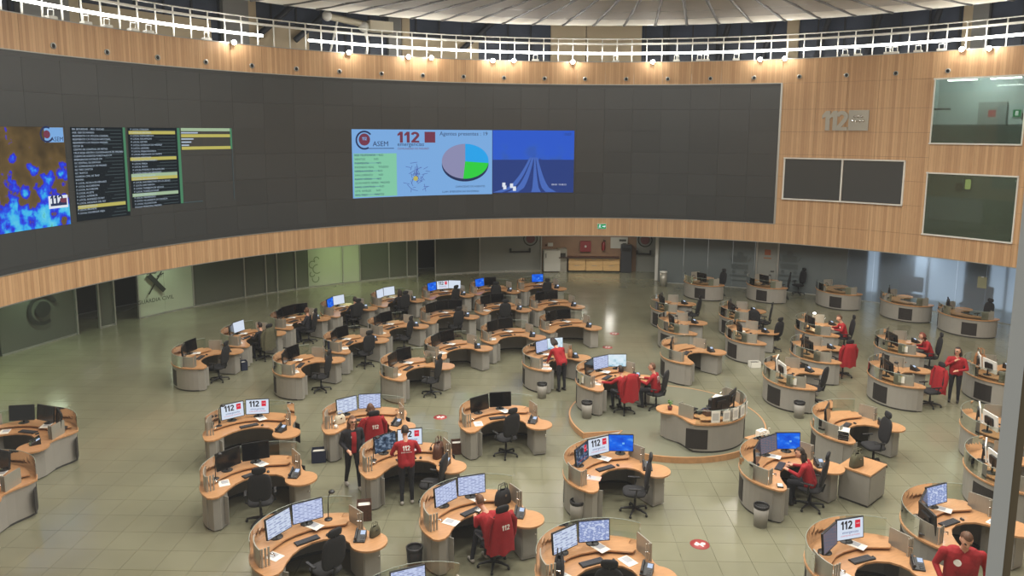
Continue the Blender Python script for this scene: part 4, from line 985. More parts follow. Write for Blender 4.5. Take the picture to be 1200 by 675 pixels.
# right-hand frosted partition, R 21.05
fw = tag(obj('wall_frosted', None), kind='structure'); RF = 21.05
fd = [onwall(885, 340, RF)[0], onwall(910, 340, RF)[0]]
FA = [79.2, 75.8, 72.4, 69.0, 66.0, fd[0], fd[1], 57.2, 54, 50.8, 47.6, 44.4, 41.2, 38, 34.8, 31.6, 28.4]
for a, b_ in zip(FA, FA[1:]):
    if a == fd[0]: obj('grey_door', arc_panel(b_, a, RF, 0, Z_WB - .05, .05, 2, .01).mesh('grey_door', 'doorgrey'), fw); continue
    obj('frosted_panel', arc_panel(b_, a, RF, 0.02, Z_WB + .02, .012, 3, .003).mesh('frosted_panel', 'frost' if a < 56 else 'frostmid'), fw) if a < 56 else obj('frosted_panel', arc_panel(b_, a, RF, 0.02, Z_WB + .02, .012, 3, .003).mesh('frosted_panel', mat('tinted_partition', srgb(104, 112, 114), .18, spec=.6)), fw)
mb = MB()
for a in (fd[0], fd[1]): mb.box(pol(a, RF - .03, Z_WB / 2), (.08, .1, Z_WB), rad(a + 90))
mb.wallstrip([pol(a, RF - .02)[:2] for a in np.linspace(28, 79, 40)[::-1]], -.04, 0, .03)
obj('door_frame', mb.mesh('door_frame', 'alu'), fw)
da = (fd[0] + fd[1]) / 2
obj('door_mark', MB().box(pol(da, RF - .015, 1.95), (.3, .012, .28), rad(da + 90)).mesh('door_mark', mat('orange_mark', srgb(150, 84, 52), .5)), fw); obj('door_text', MB().box(pol(da, RF - .015, 1.65), (.36, .012, .06), rad(da + 90)).mesh('door_text', mat('orange_text', srgb(150, 100, 70), .5)), fw)
obj('door_lever', MB().tube([pol(fd[1] + .5, RF - .02, 1.0), pol(fd[1] + .5, RF - .08, 1.0), pol(fd[1] + .9, RF - .08, 1.0)], .02, 6).mesh('door_lever', 'black'), fw)
for px, nm in ((867, 'left'), (925, 'right')):              # etched vehicle-front motifs either side of the door
    a, z = onwall(px, 312, RF); f = bend(RF - .02, a); mb = MB()
    ringmark(mb, 0, .16, cz=.62, f=f); barmark(mb, -.35, .38, .35, .38, .34, f=f); barmark(mb, -.42, -.02, .42, -.02, .26, f=f); barmark(mb, -.55, .5, -.4, .25, .06, f=f); barmark(mb, .55, .5, .4, .25, .06, f=f)
    ringmark(mb, .0, .09, cx=-.3, cz=-.3, f=f); ringmark(mb, .0, .09, cx=.3, cz=-.3, f=f); barmark(mb, -.5, -.5, .5, -.5, .1, f=f); barmark(mb, -.45, -.75, .45, -.75, .06, f=f)
    tag(obj('etched_vehicle', mb.mesh('etched_vehicle', mat('etch_soft_' + nm, srgb(80, 87, 88), .3)), fw), 'faint etched vehicle-front motif')
bw = tag(obj('wall_back_right', arc_panel(24, 60, RF + 2.6, 0, Z_WB + .02, .05, 20, 0).mesh('wall_back_right', mat('blue_grey_wall', srgb(88, 98, 112), .7))), kind='structure')
notice = thing('wall_notice', 'yellowish notice taped on the frosted glass at far right', 'notice', pol(*[onwall(1151, 331, RF)[0], RF - .01], onwall(1151, 331, RF)[1]), rad(onwall(1151, 331, RF)[0] - 90)); obj('sheet', MB().box((0, 0, 0), (.36, .01, .5)).mesh('sheet', mat('notice_paper', srgb(150, 150, 120), .7)), notice); obj('tape', MB().box((0, -.007, .24), (.1, .004, .05)).mesh('tape', 'white_print'), notice)
bl = emis('back_lit_window', (.78, .88, 1, 1), 2.2)
for i, (a, w_, h_) in enumerate(((52.3, .5, 2.2), (47.0, .5, 2.1), (44.2, 1.5, 2.2), (39.0, .6, 2.1), (36.4, 1.3, 2.2), (33.0, 1.0, 2.2))):
    t = thing('lit_doorway', 'pale lit doorway blurred behind the frosted glass, %s from left' % nth[i], 'doorway', pol(a, RF + 2.5), rad(a - 90), 'lit openings behind frosted glass')
    obj('glow', MB().box((0, 0, 1.1), (w_, .02, h_)).mesh('glow', bl), t); obj('jamb', MB().box((-w_ / 2 - .04, 0, 1.1), (.06, .06, h_)).mesh('jamb', 'alu'), t)
redm = mat('red_seat', srgb(160, 50, 56), .7)
for i, a in enumerate((53.2, 47.3, 46.0, 40.2, 38.4)):
    t = thing('red_chair', 'red chair blurred behind the frosted glass, %s from left' % nth[i], 'chair', pol(a, RF + .45), rad(a - 90 + 180), 'red chairs behind frosted glass')
    obj('backrest', MB().rbox((0, -.2, 1.0), (.5, .07, .7), .06).mesh('backrest', redm), t); obj('seat', MB().rbox((0, 0, .48), (.5, .45, .1), .03).mesh('seat', redm), t)
    for sx in (-.2, .2):
        for sy in (-.18, .18): obj('leg', MB().tube([(sx, sy, 0), (sx, sy, .44)], .015, 6).mesh('leg', 'steel'), t)
# light under the soffit on the left side (greenish) and at the back
for a, e, c in ((174, 6, (.74, 1, .5)), (160, 1.2, (.8, 1, .7)), (146, 1.2, (.85, 1, .75)), (124, 1.6, (.8, 1, .5)), (118, 1.0, (.85, 1, .6)), (90, .9, (1, .95, .85)), (86, .9, (1, .95, .85)), (45, 1.0, (.9, .95, 1))):
    r = 22.0 if a > 80 else 20.4
    t = thing('downlight', 'recessed round downlight under the drum soffit at the %s' % ('far left' if a > 165 else 'left' if a > 150 else 'left under the emblem' if a > 140 else 'left back' if a > 120 else 'middle back' if a > 100 else 'kitchenette left' if a > 88 else 'kitchenette right' if a > 80 else 'right back' if a > 60 else 'right'), 'light', pol(a, r, Z_WB + .02), 0, 'soffit downlights')
    obj('rim', MB().lathe([(.1, .0), (.13, .0), (.13, -.02), (.1, -.02)], 14).mesh('rim', 'white_metal'), t); obj('bulb', MB().lathe([(0, -.005), (.1, -.005)], 14).mesh('bulb', 'bulb'), t)
    lt = bpy.data.lights.new('down', 'AREA'); lt.shape = 'DISK'; lt.size = .5; lt.energy = SOFFIT_W * e * .8; lt.color = c
    lo = bpy.data.objects.new('down', lt); COL.objects.link(lo); lo.parent = t; lo.location = (0, 0, -.04)

# ---------------- the viewer's observation window (post at the right edge of view)
ow = tag(obj('window_3', None), kind='structure')
d = Vector(ray(1204, 289)); d.z = 0; d.normalize(); pp = Vector((0, 0, 0)) + d * 1.05; ang = math.atan2(d.y, d.x) - PI / 2
obj('post', MB().rbox((pp.x, pp.y, 7.6), (.017, .02, 3.4), .004, ang).mesh('post', mat('post_paint', srgb(206, 208, 206), .5)), ow)
off = Vector((math.cos(ang), math.sin(ang), 0)) * .0125
obj('gasket', MB().box((pp.x + off.x, pp.y + off.y, 7.6), (.008, .014, 3.4), ang).mesh('gasket', mat('gasket_brown', srgb(112, 98, 74), .6)), ow)
pt = pol(258.3, 0.0) - Vector((CX, CY, 0)); wn = Vector((math.cos(rad(78.3)), math.sin(rad(78.3)), 0)); wt = Vector((wn.y, -wn.x, 0))
k0 = pp.dot(wn); k1 = pp.dot(wt)
obj('pane', MB().add([(wn * k0 + wt * u)[:2] + (zz,) if False else tuple(wn * k0 + wt * u + Vector((0, 0, zz))) for u, zz in ((k1 - 2.6, 5.9), (k1 + 1, 5.9), (k1 + 1, 9.3), (k1 - 2.6, 9.3))], [(0, 1, 2, 3)]).mesh('pane', 'clear'), ow)
for k in (0, 1):
    lt = bpy.data.lights.new('office_light', 'POINT'); lt.energy = (170, 80)[k]; lt.color = (.95, 1, 1); lt.shadow_soft_size = .02
    lo = bpy.data.objects.new('office_light', lt); COL.objects.link(lo); lo.location = pol((40.3, 39.0)[k], RW + (1.5, .7)[k], (10.2, 6.5)[k])
for px, py in sp_px:
    lt = bpy.data.lights.new('spot_light', 'POINT'); lt.energy = 55; lt.color = (1, .95, .88); lt.shadow_soft_size = .1
    a, z = onwall(px, py, RW - .1); lo = bpy.data.objects.new('spot_light', lt); COL.objects.link(lo); lo.location = pol(a, RW - .4, z + .12)

# ------------------------------------------------------------ workstation desk (user faces +Y, lobe at -X, round end at +X)
def ell(a, k=1.): return (1.2 * k * math.cos(rad(a)), 1.06 * k * math.sin(rad(a)))
top_out = [ell(a) for a in range(198, 34, -8)] + [(.95, .45), (.89, .2), (.875, -.02)]
top_out += [(.75 + .33 * math.cos(rad(a)), -.42 + .33 * math.sin(rad(a))) for a in range(62, -205, -14)]
top_out += [(.42, -.14), (.31, .01), (.12, .1), (-.1, .12), (-.33, .06), (-.52, -.07), (-.68, -.25), (-.79, -.41), (-.9, -.5), (-1.02, -.51), (-1.1, -.45)]
top_ccw = top_out[::-1]
top_me = MB().prism(top_ccw, .72, .755).mesh('worktop', 'desk_wood')
shelf = [(-1.0, .02), (-.92, .06), (-.75, .22), (-.5, .37), (-.28, .43), (0, .45), (.25, .4), (.46, .32), (.6, .27), (.68, .33), (.7, .42), (.64, .56)] + [ell(a, .88) for a in range(46, 172, 9)]
shelf_me = MB().prism(shelf, .795, .82).mesh('raised_shelf', 'desk_wood')
mb = MB()
for a in (60, 90, 120, 150): x, y = ell(a, .66); mb.lathe([(.02, .755), (.02, .795)], 8, (x, y, 0))
feet_me = mb.mesh('shelf_feet', 'steel')
wall_l = [ell(a, .965) for a in range(198, 34, -8)] + [(.91, .44), (.86, .2), (.85, -.02), (.9, -.3)]
panel_me = MB().wallstrip(wall_l, -.03, .05, .72).mesh('outer_panel', 'desk_grey')
plinth_me = MB().wallstrip([(x * .985, y * .985) for x, y in wall_l], -.03, 0, .05).mesh('plinth', 'plinth')
def vent(c):
    mb = MB(); pts = [ell(c + k, .972) for k in (14, 9.3, 4.7, 0, -4.7, -9.3, -14)]; mb.wallstrip(pts, -.02, .1, .6); return mb.mesh('vent_panel', 'vent')
vent_m = [vent(138), vent(42)]
pedL = [ell(a, .95) for a in (198, 190, 182, 174)] + [(-.74, .08), (-.7, -.26), (-.86, -.44), (-1.0, -.46)]
pedL_me = MB().prism(pedL, .03, .72).mesh('pedestal', 'desk_grey')
pedR = [(.58, -.56), (.9, -.56), (.93, -.3), (.84, .04), (.58, .04)]
pedR_me = MB().prism(pedR, .03, .72).mesh('pedestal', 'desk_grey')
doorR = MB().box((.74, -.567, .39), (.28, .014, .6)).mesh('door', 'desk_grey'); lockR = MB().lathe([(0, .012), (.018, .01), (.018, 0)], 10).mesh('lock', 'chrome')
doorL = MB().box((-.775, -.355, .38), (.2, .014, .6), math.atan2(.18, -.16) + PI).mesh('door', 'desk_grey')
glass_me = MB().wallstrip([ell(a, .985) for a in range(172, 34, -6)], -.008, .755, 1.1).mesh('glass_screen', 'glass')
glass_top = MB().tube([(*ell(a, .982), 1.1) for a in range(172, 34, -6)], .006, 6).mesh('glass_edge', mat('glass_edge', srgb(150, 160, 150), .2))
mb = MB(); mb.wallstrip([ell(a, .93) for a in (190, 184, 178, 172, 166, 160)], -.02, .755, 1.08); towerL = mb.mesh('end_screen', 'steel')
mb = MB()
for k in range(3): x, y = ell(191, .9 - .05 * k); mb.box((x, y, .92), (.03, .02, .33), rad(15))
slatL = mb.mesh('upright', 'steel')
mb = MB(); mb.rbox((.79, .24, .92), (.42, .02, .33), .03, math.atan2(.37, -.07)); towerR = mb.mesh('end_screen', 'steel')
mb = MB()
for k in range(3): mb.box((.83 - .045 * k, .03, .92), (.02, .03, .33))
slatR = mb.mesh('upright', 'steel')
hook_me = MB().tube([(0, 0, 0), (.06, -.04, .0), (.06, -.04, -.04)], .012, 6).mesh('hook', 'chrome')
DESKS = {}
def L2W(o, th, x, y): c, s = math.cos(th), math.sin(th); return o[0] + c * x - s * y, o[1] + s * x + c * y
def desk(key, x, y, chord, lb, group, z=0., vents=(0, 1)):
    th = rad(chord); t = thing('curved_desk', lb, 'desk', (x, y, z), th, group)
    obj('worktop', top_me, t); obj('raised_shelf', shelf_me, t); obj('shelf_feet', feet_me, t)
    p = obj('outer_panel', panel_me, t)
    for v in vents: tag(obj('vent_panel', vent_m[v], p), 'dark mesh vent')
    obj('plinth', plinth_me, t)
    a = obj('pedestal', pedL_me, t); obj('door', doorL, a); b = obj('pedestal', pedR_me, t); obj('door', doorR, b); obj('lock', lockR, b, (.86, -.575, .5), rot=(PI / 2, 0, 0))
    g = obj('glass_screen', glass_me, t); obj('glass_edge', glass_top, g)
    e = obj('end_screen', towerL, t); obj('upright', slatL, e); obj('hook', hook_me, e, (*ell(191, .78), .95)); e = obj('end_screen', towerR, t); obj('upright', slatR, e); obj('hook', hook_me, e, (.72, .02, .95))
    DESKS[key] = dict(o=(x, y), th=th, z=z, lb=lb); return t

# ------------------------------------------------------------ monitors
MW, MH = .57, .385
bez_me = MB().rbox((0, .0, .0), (MW, .035, MH), .012).mesh('bezel', 'black')
bez_w = MB().rbox((0, .0, .0), (MW, .03, MH), .012).mesh('bezel', 'white_metal')
mb = MB(); mb.rbox((0, .035, 0), (.3, .05, .2), .03); back_me = mb.mesh('rear_cover', 'black')
mb = MB(); mb.tube([(0, .05, .0), (0, .06, -.27)], .022, 8); stem_me = mb.mesh('stand_stem', 'black')
base_me = MB().lathe([(0, .018), (.11, .012), (.12, .0), (0, 0)], 16).mesh('stand_base', 'black')
def quad_uv(w, h): return lambda p: (p.x / w + .5, p.z / h + .5)
SCR = {}
def screen_mesh(kind):
    if kind not in SCR:
        w, h = MW - .03, MH - .03; mb = MB().add([(-w / 2, -.0185, -h / 2), (w / 2, -.0185, -h / 2), (w / 2, -.0185, h / 2), (-w / 2, -.0185, h / 2)], [(0, 1, 2, 3)])
        m_ = {'off': 'screen_off', '112': 's_white', '112d': 's_cam', 'doc': 's_doc', 'doc2': 's_doc2', 'blue': 's_blue', 'map': 's_map', 'cam': 's_cam', 'dim': 's_dim', 'photo': 's_photo', 'white': 's_white'}[kind]
        SCR[kind] = mb.mesh('screen', m_, quad_uv(w, h))
    return SCR[kind]
mb = MB()
mb.merge(digits_mesh('112', .15, 'CENTER'), lambda p: Vector((p.x - .075, -.021, p.y - .0)), 0)
y_ = -.021
mb.add([(.1, y_, .005), (.21, y_, .005), (.21, y_, .145), (.1, y_, .145)], [(0, 1, 2, 3)], 1)
mb.merge(text_mesh('emergencias', .068, 'CENTER'), lambda p: Vector((p.x, -.021, p.y - .075)), 2)
mb.merge(text_mesh('COMUNIDAD DE MADRID', .034, 'CENTER'), lambda p: Vector((p.x, -.021, p.y - .125)), 1)
for k in range(3): mb.add([(.125 + .027 * k, y_ - .001, .075), (.14 + .027 * k, y_ - .001, .075), (.1325 + .027 * k, y_ - .001, .1)], [(0, 1, 2)], 3)
logo_me = mb.mesh('logo', ['p_black', 'p_red', 'p_blue', 'p_white'])
winb = MB().add([(.03, y_, -.03), (.08, y_, -.03), (.08, y_, .01), (.03, y_, .01)], [(0, 1, 2, 3)]).mesh('desktop_logo', emis('desk_logo', srgb(120, 190, 245), 1.0))
def monitor(lb, d, lx, ly, ang, kind, white=False, tilt=6, hz=.245, group=None):
    D = DESKS[d]; x, y = L2W(D['o'], D['th'], lx, ly)
    t = thing('monitor', lb, 'monitor', (x, y, D['z'] + .82), D['th'] + ang, group)
    b = obj('bezel', bez_w if white else bez_me, t, (0, 0, hz + .03), rot=(rad(-tilt), 0, 0)); s = obj('screen', screen_mesh(kind), b)
    obj('rear_cover', back_me, b)
    if kind in ('112', '112d'): tag(obj('logo', logo_me, s), '112 logo with red square')
    if kind == 'blue': obj('desktop_logo', winb, s)
    obj('stand_stem', stem_me, t, (0, 0, .28)); obj('stand_base', base_me, t, (0, .06, 0)); return t
SLOT = {'L': (-.57, .48, rad(25)), 'M': (.015, .63, rad(-4)), 'R': (.55, .49, rad(-34)), 'S': (-.98, .12, rad(62))}
KINDW = {'off': 'black switched-off', '112': 'lit 112 logo', '112d': 'dim 112 logo', 'doc': 'lit text', 'doc2': 'lit form', 'blue': 'lit blue', 'map': 'lit map', 'cam': 'traffic camera', 'dim': 'dim table', 'photo': 'lit photo', 'white': 'lit white'}
# ------------------------------------------------------------ small desk things
mb = MB(); mb.rbox((0, 0, .012), (.44, .15, .02), .006); key_b = mb.mesh('case', 'black')
mb = MB()
for r in range(4):
    for c in range(12): mb.box((-.195 + .0355 * c, -.05 + .033 * r, .026), (.03, .027, .008))
key_k = mb.mesh('keys', mat('keys', srgb(58, 58, 62), .5))
mouse_b = MB().sphere((0, 0, .014), (.032, .05, .02), 10, 6).mesh('shell', 'black'); mouse_w = MB().box((0, .02, .034), (.008, .02, .006)).mesh('wheel', 'rubber')
mb = MB(); mb.add([(-.1, -.11, 0), (.1, -.11, 0), (.1, .11, 0), (-.1, .11, 0), (-.1, -.11, .025), (.1, -.11, .025), (.1, .11, .13), (-.1, .11, .13)], [(3, 2, 1, 0), (4, 5, 6, 7), (0, 1, 5, 4), (1, 2, 6, 5), (2, 3, 7, 6), (3, 0, 4, 7)]); ph_b = mb.mesh('body', 'black')
def slope(x, y): return .025 + (y + .11) / .22 * .105
mb = MB(); mb.add([(.0, .02, slope(0, .02) + .004), (.085, .02, slope(0, .02) + .004), (.085, .095, slope(0, .095) + .004), (.0, .095, slope(0, .095) + .004)], [(0, 1, 2, 3)]); ph_l = mb.mesh('display', 'phonelcd')
mb = MB(); mb.tube([(-.07, -.1, .07), (-.07, -.04, .085), (-.07, .06, .135), (-.07, .11, .15)], [.026, .018, .018, .026], 8); ph_h = mb.mesh('handset', 'black')
mb = MB()
for r in range(4):
    for c in range(3): mb.box((.02 + .026 * c, -.085 + .024 * r, slope(0, -.085 + .024 * r) + .004), (.018, .014, .008))
ph_k = mb.mesh('keypad', mat('keypad', srgb(90, 92, 96), .5))
mb = MB(); mb.box((0, 0, .003), (.21, .297, .006)); paper_a = mb.mesh('sheets', 'paper'); mb = MB(); mb.box((.02, .04, .0065), (.14, .16, .001)); paper_b = mb.mesh('print', mat('ink_block', srgb(170, 172, 178), .8))
def keyboard(d, lb, lx=-.14, ly=.21, a=14, z=.755):
    D = DESKS[d]; x, y = L2W(D['o'], D['th'], lx, ly); t = thing('keyboard', lb, 'keyboard', (x, y, D['z'] + z), D['th'] + rad(a), 'desk keyboards'); obj('case', key_b, t); obj('keys', key_k, t)
def mouse(d, lb, lx=.2, ly=.2):
    D = DESKS[d]; x, y = L2W(D['o'], D['th'], lx, ly); t = thing('computer_mouse', lb, 'mouse', (x, y, D['z'] + .755), D['th'] - .2, 'desk mice'); obj('shell', mouse_b, t); obj('wheel', mouse_w, t)
def phone(d, lb, lx=.63, ly=-.28, a=-35):
    D = DESKS[d]; x, y = L2W(D['o'], D['th'], lx, ly); t = thing('desk_phone', lb, 'telephone', (x, y, D['z'] + .755), D['th'] + rad(a), 'black desk phones with lit displays')
    obj('body', ph_b, t); obj('display', ph_l, t); obj('handset', ph_h, t); obj('keypad', ph_k, t)
def papers(d, lb, lx, ly, a=0, z=.755, m_=None):
    D = DESKS[d]; x, y = L2W(D['o'], D['th'], lx, ly); t = thing('paper_sheets', lb, 'paper', (x, y, D['z'] + z), D['th'] + rad(a), 'papers lying on desks'); obj('sheets', paper_a if not m_ else MB().box((0, 0, .003), (.21, .297, .006)).mesh('sheets', m_), t); obj('print', paper_b, t)
mb = MB(); mb.tube([(.08 * math.cos(rad(t)), 0, .09 + .09 * math.sin(rad(t))) for t in range(0, 181, 20)], .009, 6); hs_band = mb.mesh('headband', 'black')
mb = MB(); mb.sphere((-.08, 0, .075), (.02, .04, .045), 10, 6); mb.sphere((.08, 0, .075), (.02, .04, .045), 10, 6); hs_cup = mb.mesh('ear_cups', 'black')
mb = MB(); mb.tube([(-.085, .01, .06), (-.07, .08, .03), (-.03, .12, .02)], .005, 6); hs_mic = mb.mesh('microphone_boom', 'black')
def headset(d, lb, lx, ly, z=.82, a=0):
    D = DESKS[d]; x, y = L2W(D['o'], D['th'], lx, ly); t = thing('headset', lb, 'headset', (x, y, D['z'] + z - .03), D['th'] + rad(a), 'black headsets on desks'); obj('headband', hs_band, t); obj('ear_cups', hs_cup, t); obj('microphone_boom', hs_mic, t)
lamp_b = MB().lathe([(0, .02), (.07, .015), (.075, 0), (0, 0)], 14).mesh('base', 'black')
mb = MB(); mb.tube([(0, 0, .01), (0, 0, .3), (.03, .02, .44), (.1, .03, .5)], .01, 6); lamp_s = mb.mesh('stem', 'black')
lamp_h = MB().sphere((.12, .03, .49), (.06, .06, .035), 12, 8).mesh('lamp_head', 'black')
def desklamp(d, lb, lx, ly, a=0):
    D = DESKS[d]; x, y = L2W(D['o'], D['th'], lx, ly); t = thing('desk_lamp', lb, 'lamp', (x, y, D['z'] + .82), D['th'] + rad(a), 'small black desk lamps'); obj('base', lamp_b, t); obj('stem', lamp_s, t); obj('lamp_head', lamp_h, t)
# ------------------------------------------------------------ chair (sitter faces +Y)
mb = MB()
for k in range(5):
    a = 2 * PI * k / 5 + .3; mb.tube([(0, 0, .11), (.16 * math.cos(a), .16 * math.sin(a), .1), (.3 * math.cos(a), .3 * math.sin(a), .075)], [.035, .026, .018], 6)
ch_star = mb.mesh('star_base', 'black')
mb = MB()
for k in range(5): a = 2 * PI * k / 5 + .3; mb.sphere((.3 * math.cos(a), .3 * math.sin(a), .03), (.03, .03, .03), 8, 6)
ch_cast = mb.mesh('casters', 'rubber')
ch_col = MB().lathe([(.028, .1), (.028, .3), (.02, .3), (.02, .43)], 10).mesh('gas_column', 'black')
def cushion(w, d, h, c, mname, name, R=None, pw=3.2):
    mb = MB(); seg, rings = 20, 8; vs = []
    for i in range(rings + 1):
        t = PI * i / rings
        for k in range(seg):
            a = 2 * PI * k / seg; e = 2 / pw; sg = lambda v: math.copysign(abs(v) ** e, v)
            p = Vector((w / 2 * sg(math.cos(a)) * math.sin(t) ** .5, d / 2 * sg(math.sin(a)) * math.sin(t) ** .5, h / 2 * math.cos(t)))
            vs.append(Vector(c) + (R @ p if R else p))
    mb.add(vs, [(i * seg + k, (i + 1) * seg + k, (i + 1) * seg + (k + 1) % seg, i * seg + (k + 1) % seg) for i in range(rings) for k in range(seg)], 0, True); return mb.mesh(name, mname)
ch_seat = cushion(.52, .5, .11, (0, .02, .47), 'fabric', 'seat')
ch_back = cushion(.48, .64, .09, (0, -.25, .87), 'fabric', 'backrest', Matrix.Rotation(rad(98), 3, 'X'))
ch_headr = cushion(.28, .16, .07, (0, -.3, 1.26), 'fabric', 'headrest', Matrix.Rotation(rad(98), 3, 'X'))
mb = MB(); mb.tube([(0, -.05, .43), (0, -.24, .45), (0, -.28, .62)], .025, 6); ch_spine = mb.mesh('back_spine', 'black')
mb = MB(); mb.tube([(0, -.275, 1.1), (0, -.31, 1.22)], .02, 6); ch_neck = mb.mesh('neck_post', 'black')
ch_arm = [MB().tube([(s * .2, .0, .44), (s * .29, .0, .46), (s * .29, -.02, .64)], .018, 6).mesh('arm_post', 'black') for s in (-1, 1)]
ch_pad = [MB().rbox((s * .29, .02, .655), (.06, .26, .03), .012).mesh('arm_pad', 'black') for s in (-1, 1)]
def chair(lb, x, y, face, z=0., head=True, cat='chair', group='black swivel chairs'):
    t = thing('office_chair', lb, cat, (x, y, z), rad(face - 90), group)
    b = obj('star_base', ch_star, t); obj('casters', ch_cast, b); obj('gas_column', ch_col, t); obj('seat', ch_seat, t)
    k = obj('backrest', ch_back, t); obj('back_spine', ch_spine, k)
    if head: h = obj('headrest', ch_headr, t); obj('neck_post', ch_neck, h)
    for i in (0, 1): a = obj('armrest', ch_arm[i], t); obj('arm_pad', ch_pad[i], a)
    return t
def dchair(d, lb, lx=-.06, ly=-.42, turn=0, head=True):
    D = DESKS[d]; x, y = L2W(D['o'], D['th'], lx, ly); return chair(lb, x, y, math.degrees(D['th']) + 90 + turn, D['z'], head)
# coat over a chair back: draped shell with shoulders, folds and hanging sleeves
def coat_mesh(mname):
    mb = MB(); n, r = 36, 10; vs = []
    for j in range(r + 1):
        t = j / r; z = 1.2 - .78 * t; wx = .235 + .03 * t - .08 * (1 - t) ** 3; wy = .1 + .035 * t
        if t < .06: wx *= .75; wy *= .6
        for k in range(n):
            a = 2 * PI * k / n; fo = 1 + (.09 * math.sin(7 * a) + .05 * math.sin(11 * a + 1)) * t
            vs.append((wx * math.cos(a) * fo, -.27 - .045 * (z - .8) + wy * math.sin(a) * fo, z + .02 * math.sin(5 * a) * t))
    mb.add(vs, [(j * n + k, j * n + (k + 1) % n, (j + 1) * n + (k + 1) % n, (j + 1) * n + k) for j in range(r) for k in range(n)], 0, True); mb.add(vs[:n], [list(range(n))], 0, True)
    return mb.mesh('shell', mname)
coat_red, coat_olive, coat_navy = coat_mesh('red'), coat_mesh('olive_cloth'), coat_mesh('navy')
def sleeves(mname):
    mb = MB()
    for s in (-1, 1): mb.tube([(s * .19, -.27, 1.14), (s * .27, -.26, .98), (s * .28, -.24, .75), (s * .26, -.2, .55)], [.06, .065, .055, .045], 10)
    return mb.mesh('sleeves', mname)
slv = {'red': sleeves('red'), 'olive_cloth': sleeves('olive_cloth'), 'navy': sleeves('navy')}
def coat(lb, ch, kind='red', print112=False):
    t = thing('jacket', lb, 'jacket', ch.location, ch.rotation_euler[2], 'jackets hung on chairs')
    s = obj('shell', {'red': coat_red, 'olive_cloth': coat_olive, 'navy': coat_navy}[kind], t); obj('sleeves', slv[kind], t)
    if print112:
        mb = MB(); mb.merge(digits_mesh('112', .1, 'CENTER'), lambda p: Vector((p.x, -.402 - .03 * (1 - abs(p.x)) + (.05 if abs(p.x) > .12 else 0), p.y + .92))); tag(obj('back_print', mb.mesh('back_print', 'white_print'), s), 'white 112 lettering')

# ------------------------------------------------------------ dais in the middle
ds = thing('platform', 'low round wooden-edged platform carrying two desks mid room', 'platform', (4.3, 20.15, 0))
DR = 2.68; cir = [(DR * math.cos(rad(a)), DR * math.sin(rad(a))) for a in range(0, 360, 5)]
notch0, notch1 = 208, 226
cirn = [(DR * math.cos(rad(a)), DR * math.sin(rad(a))) for a in range(notch1, notch0 + 361, 4)] + [(DR * .62 * math.cos(rad(217)) , DR * .62 * math.sin(rad(217)))]
obj('deck', MB().prism([(x * .99, y * .99) for x, y in cirn], .0, .15).mesh('deck', mat('platform_top', srgb(118, 119, 102), .2)), ds)
obj('timber_edge', MB().wallstrip([(x, y) for x, y in cirn[:-1]], .04, 0, .153).mesh('timber_edge', 'desk_wood'), ds)
nx, ny = cirn[-1]; e0, e1 = cirn[0], cirn[-2]
obj('ramp', MB().add([(e0[0], e0[1], .004), (e1[0], e1[1], .004), (nx, ny, .149)], [(0, 2, 1)]).mesh('ramp', 'desk_grey'), ds)
obj('ramp_edge', MB().wallstrip([e1, (nx, ny), e0], -.04, .0, .155).mesh('ramp_edge', 'desk_wood'), ds)

# ------------------------------------------------------------ the desks
ORD = ['first', 'second', 'third', 'fourth', 'fifth', 'sixth', 'seventh', 'eighth']
rows = {
 'outer arc': [('n33', -9.73, 23.5, 80), ('n34', -9.08, 25.86, 73), ('M', -8.08, 28.15, 63), ('N', -6.62, 30.02, 54), ('O', -4.9, 31.7, 45), ('P', -2.85, 33.0, 28), ('Q', -.78, 33.92, 22), ('S', 1.4, 34.72, 18)],
 'middle arc': [('r41', -6.29, 22.76, 69), ('r42', -5.32, 25.15, 62), ('r43', -4.2, 27.2, 54), ('r44', -2.45, 28.97, 34), ('r45', -.36, 30.33, 24), ('r46', 1.9, 31.03, 20)],
 'inner arc': [('T1', -2.89, 22.42, 50), ('T2', -1.78, 24.5, 43), ('T3', .05, 26.15, 27), ('T4', 2.2, 27.6, 21)]}
NM = {}
for rn, lst in rows.items():
    for i, (k, x, y, c) in enumerate(lst):
        NM[k] = '%s %s desk from left' % (ORD[i], rn)
        desk(k, x, y, c, 'curved timber desk, %s from left in the %s of left block' % (ORD[i], rn), 'left block desks')
